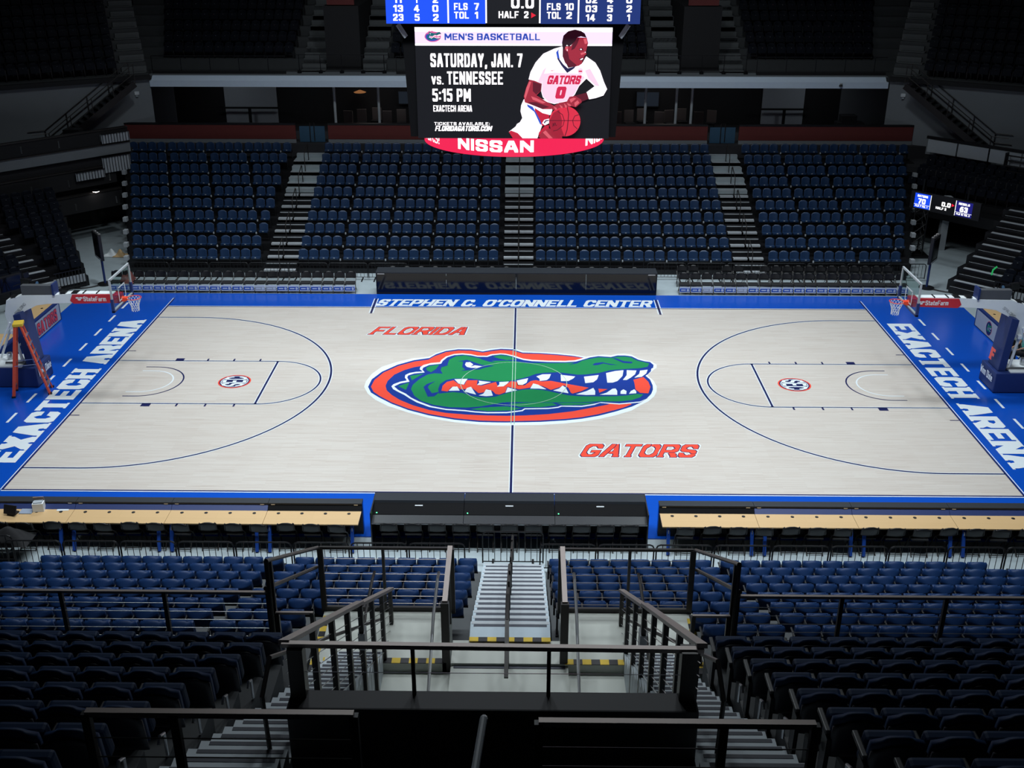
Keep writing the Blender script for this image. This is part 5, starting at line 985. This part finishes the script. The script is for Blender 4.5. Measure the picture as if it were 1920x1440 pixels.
# lower ring
R = 2.80
rg = MB(); N = 96
rg.add([(R*math.cos(2*PI*k/N), R*math.sin(2*PI*k/N), z) for z in (8.40, 9.0) for k in range(N)], [(k, (k+1) % N, N+(k+1) % N, N+k) for k in range(N)])
rg = rg.build('ring_display', LED('ring_pink', 232, 38, 82, 1.15), sb); tag(rg, 'pink curved ring display')
MB().lathe([(2.78, 8.42), (2.78, 9.02)], n=64).build('ring_core', hs, sb)
MB().lathe([(2.2, 8.40), (2.81, 8.395), (2.81, 8.40), (2.2, 8.43)], n=64).build('ring_rim', hs, sb)
def ring_text(s, ac, H, W, zb, **k):
    mb = MB()
    for p in text_polys(s, H, W, **k):
        q = []
        for (a, b), (c, d) in zip(p, p[1:]+p[:1]):
            n = max(1, int(abs(c-a)/.08)); q += [(a+(c-a)*i/n, b+(d-b)*i/n) for i in range(n)]
        mb.flat(q, lambda a, b: ((R+.012)*math.sin(ac+(a-W/2)/R), -(R+.012)*math.cos(ac+(a-W/2)/R), zb+b))
    mb.build('ring_lettering', W_, rg)
ring_text('NISSAN', -.20, .34, 2.32, 8.53, pen=(.115, .10), lw=.72, track=.13)
ring_text('NISSAN', 1.28, .34, 2.32, 8.53, pen=(.115, .10), lw=.72, track=.13)
ring_text('GATORS!', -1.19, .30, 1.6, 8.55, pen=(.06, .06), lw=.55, track=.10)
# hangers, corner brackets
for x in (-2.6, 2.6):
    for y in (-2.6, 2.6): MB().tube([(x, y, 14.8), (x, y, 27)], .03, 6).build('hanger_cable', black_metal, sb)
for x in (-1, 1): MB().bar((x*3.15, -3.2, 12.1), (x*2.95, -3.05, 11.75), .05, .12).build('corner_bracket', pale_grey, sb)
# ------------------------------------------------------------------ near lower bank
by = lambda i: -12.16-.905*i            # back line of row i
bz = lambda i: .40*i                    # tread of row i
LX0, LX1 = -17.0, 17.0
CA, CB = -.62, .86                      # centre steps
tier = MB()
for i in range(8):
    y1, y0 = by(i)+.62, by(i)-.30
    if i < 6: tier.b2((LX0, y0, FZ-.2), (CA-.06, y1, bz(i)-.004)); tier.b2((CB+.06, y0, FZ-.2), (LX1, y1, bz(i)-.004))
    else: tier.b2((LX0, y0, FZ-.2), (-3.45, y1, bz(i)-.004)); tier.b2((3.6, y0, FZ-.2), (LX1, y1, bz(i)-.004))
tier.b2((LX0, -20.7, 0), (-3.45, by(7)-.3, 2.79)); tier.b2((3.6, -20.7, 0), (LX1, by(7)-.3, 2.79))
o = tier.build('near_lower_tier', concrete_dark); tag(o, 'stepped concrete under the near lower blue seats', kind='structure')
# landings beside the centre steps
ld = MB(); ZL = 2.76
ld.b2((-3.42, -18.55, 0), (-1.0, -17.02, ZL)); ld.b2((1.05, -18.55, 0), (3.57, -17.02, ZL)); ld.b2((CA-.3, -18.55, 0), (CB+.3, -17.9, ZL))
o = ld.build('landing', landing_grey); tag(o, 'pale concrete landings on both sides of the near centre steps', kind='structure')
hz = MB(); hk = MB()
def hazard(p, q, w_, h_=.012):
    p, q = Vector(p), Vector(q); L_ = (q-p).length; n = max(2, int(L_/.15)); d = (q-p)/n
    for k in range(n):
        (hz if k % 2 == 0 else hk).bar(p+d*k, p+d*(k+1), w_, h_)
hazard((-3.2, -18.50, ZL+.006), (-1.05, -18.50, ZL+.006), .14); hazard((1.1, -18.50, ZL+.006), (3.3, -18.50, ZL+.006), .14); hazard((CA, -17.93, ZL+.05), (CB, -17.93, ZL+.05), .12)
hazard((-3.35, -17.2, ZL+.006), (-3.35, -18.8, ZL+.006), .12); hazard((3.5, -17.2, ZL+.006), (3.5, -18.8, ZL+.006), .12)
hz.build('hazard_strip', yellow, o); hk.build('hazard_strip_dark', black_plastic, o)
vf = MB().b2((-2.2, -25.1, 1.5), (2.25, -18.55, 2.56)); o = vf.build('entry_floor', landing_grey); tag(o, 'pale concrete floor inside the near entry below the landing', kind='structure')
st = MB(); ns = MB(); dk = MB()
for i in range(7):
    for h in (0, 1):
        z = .4*i+.2*(h+1); y1 = -11.50-.905*i-.4525*h; y0 = y1-.4525
        st.b2((CA, y0-.02, FZ-.1), (CB, y1, z)); ns.b2((CA+.02, y1-.08, z), (CB-.02, y1+.004, z+.006))
        dk.b2((CA+.06, y1-.155, z), (CB-.06, y1-.09, z+.005))
o = st.build('centre_steps', step_grey); tag(o, 'near centre steps climbing from the barrier to the landing', kind='structure')
ns.build('step_nosing', pale_grey, o); dk.build('tread_strip', dark_tread, o)
cs = MB(); cn = MB()
for k in range(3): cs.b2((CA-.3, -19.4-.3*k, 1.9), (CB+.3, -18.55-.3*k, ZL-.06-.05*k)); cn.b2((CA-.25, -18.62-.3*k, ZL-.06-.05*k), (CB+.25, -18.53-.3*k, ZL-.05-.05*k))
o = cs.build('entry_steps', landing_grey); o['kind'] = 'structure'; tag(o, 'short flight of low steps in the near entry'); cn.build('tread_strip', dark_tread, o)
# side flights from the landing to the upper stand
SL = lambda y: 2.76+.5865*(-18.5-y)
for s, (xa, xb) in ((-1, (-3.0, -2.12)), (1, (2.15, 3.05))):
    st = MB(); ns = MB(); n = 30
    for k in range(n):
        y1 = -18.5-.334*k; z = SL(y1)+.196
        wx = .0 if k < 12 else .022*(k-12)
        x0, x1 = (xa-wx, xb) if s < 0 else (xa, xb+wx)
        st.b2((x0, y1-.36, z-.6), (x1, y1, z)); ns.b2((x0+.10, y1-.065, z), (x1-.04, y1-.012, z+.005))
    o = st.build('side_steps', step_side); tag(o, 'concrete side steps up the %s of the near entry' % ('left' if s < 0 else 'right'), kind='structure'); ns.build('tread_strip', dark_tread, o)

# ------------------------------------------------------------------ near upper stand
UY = lambda j: -21.40-.85*j
UZ8 = lambda j: 4.70+.47*j
ti = MB()
for j in range(10):
    e = 3.02+.05*j
    for a, b in ((-17, -e), (e+.06, 17)): ti.b2((a, UY(j)-.30, 2.0), (b, UY(j)+.60, UZ8(j)-.004))
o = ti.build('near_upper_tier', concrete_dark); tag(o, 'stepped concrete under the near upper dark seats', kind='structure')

# seats
cand_low, cand_up = [], []
for i in range(8):
    edge = 11.62 if i == 0 else 16.4
    for blk, (a, b, side) in (('left inner', (-5.20, -.72, -1)), ('left outer', (-edge, -5.38, -1)), ('right inner', (.95, 4.95, 1)), ('right outer', (5.05, edge+.15, 1))):
        if 'inner' in blk and i >= 6:
            if side < 0: a, b = -5.22, -3.66
            else: a, b = 3.45, 4.97
        n = int((b-a)/.49+.02); sh = (.03*(i % 3))
        for q in range(n):
            if side < 0: x = b-.245-.49*q-sh
            else: x = a+.245+.49*q+sh
            cand_low.append(((x, by(i), bz(i)), i, q, blk))
for j in range(9):
    e = 3.02+.05*j
    for side in (-1, 1):
        for q in range(24):
            x = side*(e+.33+.535*q)
            cand_up.append(((x, UY(j), UZ8(j)), j, q, 'left' if side < 0 else 'right'))
def pick(c, n=300):
    v = [k for k in c if inview((k[0][0], k[0][1], k[0][2]+.7), 25)]
    v.sort(key=lambda k: proj(k[0])[2]); keep = set(k[0] for k in v[:n]); return v[:n], [k for k in c if k[0] not in keep]
low, low_rest = pick(cand_low); upp, upp_rest = pick(cand_up)
for loc, i, q, blk in low:
    ref = 'centre steps' if 'inner' in blk else 'sloped handrail'
    if 'inner' in blk and i >= 6: ref = 'side steps'
    add_seat('shell', loc, 0, 'blue shell seat %s from the %s, %s row from court, %s block' % (ORD[q+1], ref, ORD[i+1], blk), 'blue shell seats of the near lower bank', 'shell_seat')
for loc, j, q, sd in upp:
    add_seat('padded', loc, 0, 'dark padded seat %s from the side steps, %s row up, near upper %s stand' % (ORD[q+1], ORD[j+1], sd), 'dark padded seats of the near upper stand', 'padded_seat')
PROTO['shell'].name = 'shell_seat'; PROTO['padded'].name = 'padded_seat'
for loc, i, q, blk in low_rest: FAR_STUFF.append(('shell', loc, 0))
for loc, j, q, sd in upp_rest: UP_STUFF.append(('padded', loc, 0))
o = seat_stuff('blue_stadium_seats', FAR_STUFF, 'rows of blue seats filling the lower stand across the court', 'seats')
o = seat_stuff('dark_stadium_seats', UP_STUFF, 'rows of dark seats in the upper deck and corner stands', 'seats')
# aisle-end chrome guards on the upper rows
for j in range(2, 9):
    for s in (-1, 1):
        e = 3.02+.05*j
        t = thing('row_end_guard', 'small bright chrome guard at the end of upper row %s, %s side steps' % (ORD[j+1], 'left' if s < 0 else 'right'), 'guard', (s*(e+.01), UY(j)+.12, UZ8(j)))
        MB().tube([(0, .05, .02), (0, .05, .30), (0, -.06, .36), (0, -.12, .30)], .018, 8).build('guard', steel, t)

# ------------------------------------------------------------------ near railings
def rail(name, label, build, cat='railing'):
    t = thing(name, label, cat); build(t); return t
for s, nm in ((-1, 'left'), (1, 'right')):
    xo = .0 if s < 0 else .08
    X = lambda x: s*x+xo
    # cable guard behind the inner rows
    def f(t):
        a, b = X(.98), X(3.42)
        MB().bar((a, -17.0, 4.15), (b, -17.0, 4.15), .05, .05).build('top_rail', rail_metal, t)
        for x, w_ in ((a, .10), ((a+b)/2+s*.05, .05), (b, .10)): MB().bar((x, -17.0, 2.72), (x, -17.0, 4.15), w_, .08).build('post', rail_metal, t)
        c = MB()
        for q in range(7): c.tube([(a, -17.0, 2.92+.165*q), (b, -17.0, 2.92+.165*q)], .007, 5)
        c.build('cables', cap_metal, t); MB().bar((a, -17.0, 2.80), (b, -17.0, 2.80), .06, .10).build('bottom_rail', rail_metal, t)
    rail('cable_guard', 'dark cable guard rail behind the %s inner blue seats' % nm, f)
    # guard along the centre steps
    def f(t):
        x = X(1.0)
        MB().bar((x, -16.98, 4.18), (x-s*.0, -18.5, 4.02), .09, .05).build('rail_cap', cap_metal, t)
        MB().bar((x, -18.5, 1.9), (x, -18.5, 4.02), .14, .10).build('end_post', rail_metal, t)
        MB().bar((x, -17.0, 3.95), (x, -18.5, 3.80), .03, .30).build('fascia', rail_metal, t)
        for q in (-17.4, -17.8, -18.2): MB().bar((x, q, 2.76), (x, q, 4.0), .04).build('baluster', rail_metal, t)
    rail('landing_guard', 'dark landing guard on the %s of the near centre steps' % nm, f)
    def f(t):
        for q, x in enumerate((X(1.22), X(2.42))):
            MB().tube([(x, -17.05, 3.66), (x, -17.35, 3.70), (x, -18.3, 3.62), (x, -20.4, 2.7), (x, -20.4, 2.2)], .028, 8).build('pipe', steel if q == 0 else rail_metal, t)
    rail('pipe_handrail', 'pair of steel pipe handrails on the %s landing of the near entry' % nm, f, 'handrail')
    # sloped guard along the side flight
    def f(t):
        x = X(2.10); p, q = Vector((x, -17.24, 3.42)), Vector((x, -25.0, 8.12)); mid = p.lerp(q, .42)
        MB().bar(p, mid, .10, .05).build('rail_cap', cap_metal, t); MB().bar(mid+Vector((0, 0, .03)), q, .11, .05).build('rail_cap', cap_metal, t)
        for k in range(8):
            c = p.lerp(q, .02+.135*k); MB().bar((c.x, c.y, max(2.5, c.z-2.6)), (c.x, c.y, c.z-.02), .07, .10).build('post', rail_metal, t)
        c = MB()
        for k in range(7): c.tube([p-Vector((0, 0, .22+.17*k)), q-Vector((0, 0, .22+.17*k))], .006, 5)
        c.build('cables', steel, t)
        a, b = p+Vector((s*.12, -.6, -.25)), q+Vector((s*.22, .2, -.35))
        MB().tube([a, b, b+Vector((s*.02, -.35, -.22)), b+Vector((0, -.35, -1.0)), b+Vector((-s*.1, -.2, -1.15))], .026, 8).build('handrail', rail_metal, t)
        c = p.lerp(q, .42); MB().box((c.x, c.y, c.z-.62), (.10, .22, .30)).build('junction_box', pale_grey, t)
        for k in (.3, .55): c = a.lerp(b, k); MB().tube([c, c+Vector((0, 0, -.12)), c+Vector((-s*.12, 0, -.14))], .014, 6).build('bracket', steel, t)
    rail('entry_guard', 'dark guard with sloped flat cap on the %s of the near entry' % nm, f)
    # sloped rail up to the cross aisle and the long front rail
    def f(t):
        x = X(3.46)
        MB().tube([(x, -17.0, 4.15), (x, -20.5, 6.15), (x, -20.5, 4.6)], .035, 8).build('upper_rail', rail_metal, t); MB().tube([(x+s*.05, -17.0, 3.72), (x+s*.05, -20.5, 5.66)], .035, 8).build('lower_rail', rail_metal, t)
        MB().bar((x, -20.3, 3.9), (x, -20.3, 6.03), .06).build('post', rail_metal, t)
    rail('sloped_handrail', 'dark sloped double handrail rising beside the %s landing' % nm, f, 'handrail')
    def f(t):
        a, b = X(3.5), s*14.5
        MB().bar((a, -20.45, 5.55), (b, -20.45, 5.55), .05, .045).build('top_rail', cap_metal, t)
        for k in range(8): x = a+(b-a)*k/7; MB().bar((x, -20.45, 4.3), (x, -20.45, 5.55), .06, .06).build('post', rail_metal, t)
        c = MB()
        for q in range(5): c.tube([(a, -20.45, 4.75+.15*q), (b, -20.45, 4.75+.15*q)], .006, 5)
        c.build('cables', steel, t)
    rail('front_guard', 'long dark cable rail along the front of the upper %s seats' % nm, f)
    def f(t):
        MB().bar((X(2.85), -20.4, 5.15), (X(3.42), -20.4, 5.15), .04, .04).build('top_rail', cap_metal, t)
        for x in (2.87, 3.40): MB().bar((X(x), -20.4, 3.9), (X(x), -20.4, 5.15), .06).build('post', rail_metal, t)
    rail('step_gate', 'short dark rail across the head of the %s side steps' % nm, f)
    # foreground rail nearest the camera
    def f(t):
        a, b = (X(.81), X(2.66)) if s < 0 else (.46, 2.36)
        z = 9.93 if s < 0 else 9.88
        MB().bar((a, -28.15, z), (b, -28.15, z+.0), .05, .045).build('top_rail', cap_metal, t)
        for x in (a, a+(b-a)*.67, b): MB().bar((x, -28.15, 8.6), (x, -28.15, z), .06, .05).build('post', black_metal, t)
        c = MB()
        for q in range(5): c.tube([(a, -28.15, z-.22-.17*q), (b, -28.15, z-.22-.17*q)], .005, 5)
        c.build('cables', rail_metal, t)
    rail('foreground_rail', 'flat-topped dark rail in the %s foreground, nearest the viewer' % nm, f)
def f(t):
    MB().tube([(.10, -11.55, .35), (.10, -11.55, 1.05), (.10, -11.8, 1.2), (.10, -14.9, 2.45), (.10, -14.95, 1.9)], .03, 8).build('rail', rail_metal, t)
    MB().tube([(.08, -15.1, 1.9), (.08, -15.1, 2.55), (.08, -17.9, 3.75), (.08, -18.6, 3.75), (.08, -18.6, 2.3)], .035, 8).build('rail', rail_metal, t)
    MB().bar((.08, -18.6, 3.74), (.08, -19.6, 3.3), .07, .05).build('rail_cap', rail_metal, t)
    for y, z in ((-12.6, .55), (-13.7, 1.0), (-14.8, 1.5), (-16.2, 2.1), (-17.3, 2.6), (-18.5, 2.4)): MB().bar((.09, y, z-.1), (.09, y, z+1.05), .035).build('post', rail_metal, t); MB().box((.14, y, z+.02), (.16, .14, .05)).build('foot_plate', rail_metal, t)
rail('centre_handrail', 'dark handrail up the middle of the near centre steps', f, 'handrail')
# parapet over the near entry, with its front rail
pp = MB().b2((-2.08, -25.25, 5.6), (2.16, -24.95, 7.48)); o = pp.build('wall_parapet', mat('parapet_black', (.022, .022, .026), .6, var=.15, scale=3), bevel=.02); tag(o, 'black parapet wall above the near entry', kind='structure')
def f(t):
    MB().bar((-2.12, -25.0, 8.10), (2.20, -25.0, 8.07), .06, .05).build('rail_cap', cap_metal, t)
    for x, w_ in ((-1.98, .16), (-.78, .04), (.62, .04), (2.05, .16)): MB().bar((x, -25.0, 7.45), (x, -25.0, 8.08), w_, w_).build('post', rail_metal, t)
    c = MB(); c.tube([(-2, -25.0, 7.75), (2.1, -25.0, 7.75)], .004, 5); c.build('cable', steel, t)
rail('parapet_rail', 'flat-capped rail across the black parapet above the near entry', f)
MB().b2((-2.1, -29.5, 4.0), (2.18, -25.2, 6.2)).build('balcony_floor', carpet_dark)['kind'] = 'structure'
ub = MB(); ub.b2((-17, -31, 3), (17, -28.45, 8.65)); o = ub.build('top_walkway', carpet_dark); o['kind'] = 'structure'; tag(o, 'dark walkway at the head of the near stand')
def f(t):
    MB().tube([(.085, -28.16, 9.92), (.083, -28.2, 9.95), (.035, -28.78, 9.93)], .026, 10).build('grip', pale_grey, t); MB().bar((.06, -28.6, 8.65), (.06, -28.6, 9.93), .03).build('post', black_metal, t)
rail('stub_handrail', 'worn metal handrail stub standing upright at bottom centre', f, 'handrail')
# ------------------------------------------------------------------ person, cameras and small things at the picture edges
def skinned(name, joints, links, mm, parent, root):
    bm = bmesh.new(); lay = bm.verts.layers.skin.verify(); vs = {}
    for k, (p, r) in joints.items():
        v_ = bm.verts.new(p); v_[lay].radius = (r, r); v_[lay].use_root = (k == root); vs[k] = v_
    for a, b in links: bm.edges.new((vs[a], vs[b]))
    me = bpy.data.meshes.new(name); bm.to_mesh(me); bm.free(); me.materials.append(mm)
    o = bpy.data.objects.new(name, me); COL.objects.link(o)
    if parent: o.parent = parent
    sk = o.modifiers.new('skin', 'SKIN'); sk.use_smooth_shade = True; sb_ = o.modifiers.new('smooth', 'SUBSURF'); sb_.levels = 2; sb_.render_levels = 2
    return o
px_, py_ = 18.28, 1.9
pr = thing('person', 'person in teal shirt seated behind the right hoop, cut by the picture edge', 'person', (px_, py_, FZ), PI/2)
J = {'pelvis': ((0, 0, .50), .13), 'waist': ((0, .02, .70), .12), 'chest': ((0, .04, .95), .14), 'neck': ((0, .05, 1.14), .055), 'jaw': ((0, .075, 1.22), .070), 'head': ((0, .065, 1.31), .088), 'crown': ((0, .05, 1.38), .070), 'nose': ((0, .165, 1.27), .012)}
Lk = [('pelvis', 'waist'), ('waist', 'chest'), ('chest', 'neck'), ('neck', 'jaw'), ('jaw', 'head'), ('head', 'crown'), ('head', 'nose')]
for s, n in ((-1, 'l'), (1, 'r')):
    J.update({'sh'+n: ((s*.19, .04, 1.04), .062), 'el'+n: ((s*.25, .14, .78), .045), 'wr'+n: ((s*.15, .38, .66), .028), 'pa'+n: ((s*.135, .46, .635), .034), 'hip'+n: ((s*.10, .05, .49), .10), 'kn'+n: ((s*.13, .46, .51), .062), 'an'+n: ((s*.13, .42, .10), .040), 'he'+n: ((s*.13, .44, .05), .038), 'to'+n: ((s*.14, .62, .035), .030)})
    Lk += [('chest', 'sh'+n), ('sh'+n, 'el'+n), ('el'+n, 'wr'+n), ('wr'+n, 'pa'+n), ('pelvis', 'hip'+n), ('hip'+n, 'kn'+n), ('kn'+n, 'an'+n), ('an'+n, 'he'+n), ('he'+n, 'to'+n)]
    for f in range(4):
        a, b = 'f%d%s' % (f, n), 'g%d%s' % (f, n); x = s*(.135-.024*(f-1.5)); ln = (.045, .055, .052, .04)[f]
        J[a] = ((x, .50, .625), .0095); J[b] = ((x, .50+ln, .600), .0085); Lk += [('pa'+n, a), (a, b)]
    J['t0'+n] = ((s*.095, .44, .625), .011); J['t1'+n] = ((s*.085, .485, .61), .0095); Lk += [('pa'+n, 't0'+n), ('t0'+n, 't1'+n)]
skinned('body', J, Lk, mat('skin_tone', (.42, .23, .15), .55), pr, 'pelvis')
k_ = lambda n, g=.014: (J[n][0], J[n][1]+g)
skinned('shirt', {n: k_(n, .02) for n in ('pelvis', 'waist', 'chest', 'shl', 'shr')} | {'ul': (Vector(J['shl'][0]).lerp(Vector(J['ell'][0]), .6), .062), 'ur': (Vector(J['shr'][0]).lerp(Vector(J['elr'][0]), .6), .062), 'col': ((0, .045, 1.09), .075)}, [('pelvis', 'waist'), ('waist', 'chest'), ('chest', 'shl'), ('chest', 'shr'), ('shl', 'ul'), ('shr', 'ur'), ('chest', 'col')], mat('teal_shirt_cotton', (.06, .36, .30), .8), pr, 'pelvis')
skinned('trousers', {n: k_(n, .016) for n in ('pelvis', 'hipl', 'hipr', 'knl', 'knr')} | {'al': ((-.13, .42, .14), .058), 'ar': ((.13, .42, .14), .058)}, [('pelvis', 'hipl'), ('pelvis', 'hipr'), ('hipl', 'knl'), ('hipr', 'knr'), ('knl', 'al'), ('knr', 'ar')], mat('dark_trouser_cloth', (.015, .013, .016), .85), pr, 'pelvis')
MB().grid(lambda u, v_: Vector((.098*math.cos(PI*2*u)*math.sin(PI*.62*v_), .04+.105*math.sin(PI*2*u)*math.sin(PI*.62*v_)-.03*v_, 1.335+.105*math.cos(PI*.62*v_))), 20, 8).build('hair', mat('dark_hair', (.015, .010, .008), .6), pr, smooth=True)
for s in (-1, 1):
    MB().lathe([(.002, -.008), (.010, -.004), (.011, .003), (.003, .009)], (s*.034, .147, 1.315), 10).build('eye', white_enamel, pr); MB().lathe([(.004, -.015), (.020, -.008), (.022, .012), (.006, .026)], (s*.093, .055, 1.29), 10).build('ear', MATS['skin_tone'], pr)
MB().box((0, .143, 1.222), (.05, .012, .010)).build('mouth', mat('lip_tone', (.30, .10, .08), .5), pr, bevel=.003)
for s in (-1, 1): MB().box((s*.135, .53, .03), (.09, .26, .07)).build('shoe', black_fabric, pr, bevel=.02)
chair((px_+.04, py_, FZ), PI/2, 'black folding chair under the seated person behind the right hoop', 'side chairs by the right hoop')
def tv_camera(loc, rz, label):
    t = thing('tripod_camera', label, 'camera', loc, rz)
    for a in (.5, 2.6, 4.7): MB().tube([(0, 0, 1.15), (.42*math.cos(a), .42*math.sin(a), 0)], .022, 6).build('leg', black_metal, t)
    MB().lathe([(.07, 1.12), (.09, 1.2), (.05, 1.26)], n=12).build('head', black_metal, t)
    MB().box((0, 0, 1.42), (.18, .42, .26)).build('camera_body', black_plastic, t, bevel=.02); l = MB().lathe([(.06, 0), (.085, .05), (.085, .28), (.10, .33)], n=16); l.v = [(x, .2+z, 1.42+y) for x, y, z in l.v]; l.build('lens', black_plastic, t); l = MB().lathe([(.08, .332), (.001, .336)], n=16); l.v = [(x, .2+z, 1.42+y) for x, y, z in l.v]; l.build('front_glass', mat('lens_glass', (.10, .20, .28), .08), t)
    MB().box((-.2, -.15, 1.62), (.30, .04, .22)).build('viewfinder', black_plastic, t, bevel=.01); MB().tube([(.05, -.2, 1.35), (.12, -.6, 1.2)], .014, 6).build('pan_handle', rail_metal, t)
tv_camera((-19.45, 6.55, FZ), -1.9, 'black television camera on a tripod behind the left hoop boom')
tv_camera((19.65, 6.6, FZ), 1.9, 'black television camera on a tripod behind the right hoop boom')
t = thing('side_monitor', 'dark framed monitor facing the court at the far left edge', 'monitor', (-20.35, 7.0, FZ), .9)
MB().box((0, 0, 1.2), (1.0, .12, .7)).build('housing', black_plastic, t, bevel=.02); MB().box((0, -.065, 1.2), (.86, .01, .56)).build('display', led_black, t); MB().bar((0, .05, 0), (0, .05, 1.0), .08).build('pole', black_metal, t); MB().box((0, .05, .03), (.6, .5, .05)).build('base', black_metal, t)
t = thing('glow_marker', 'bent bright green marker on the right corner stand steps', 'marker', (20.1, 9.75, .82), .4)
MB().tube([(0, 0, 0), (.03, 0, .22), (.22, 0, .34)], .035, 6).build('marker', mat('green_marker', (.05, .9, .25), .4, emit=.35), t)
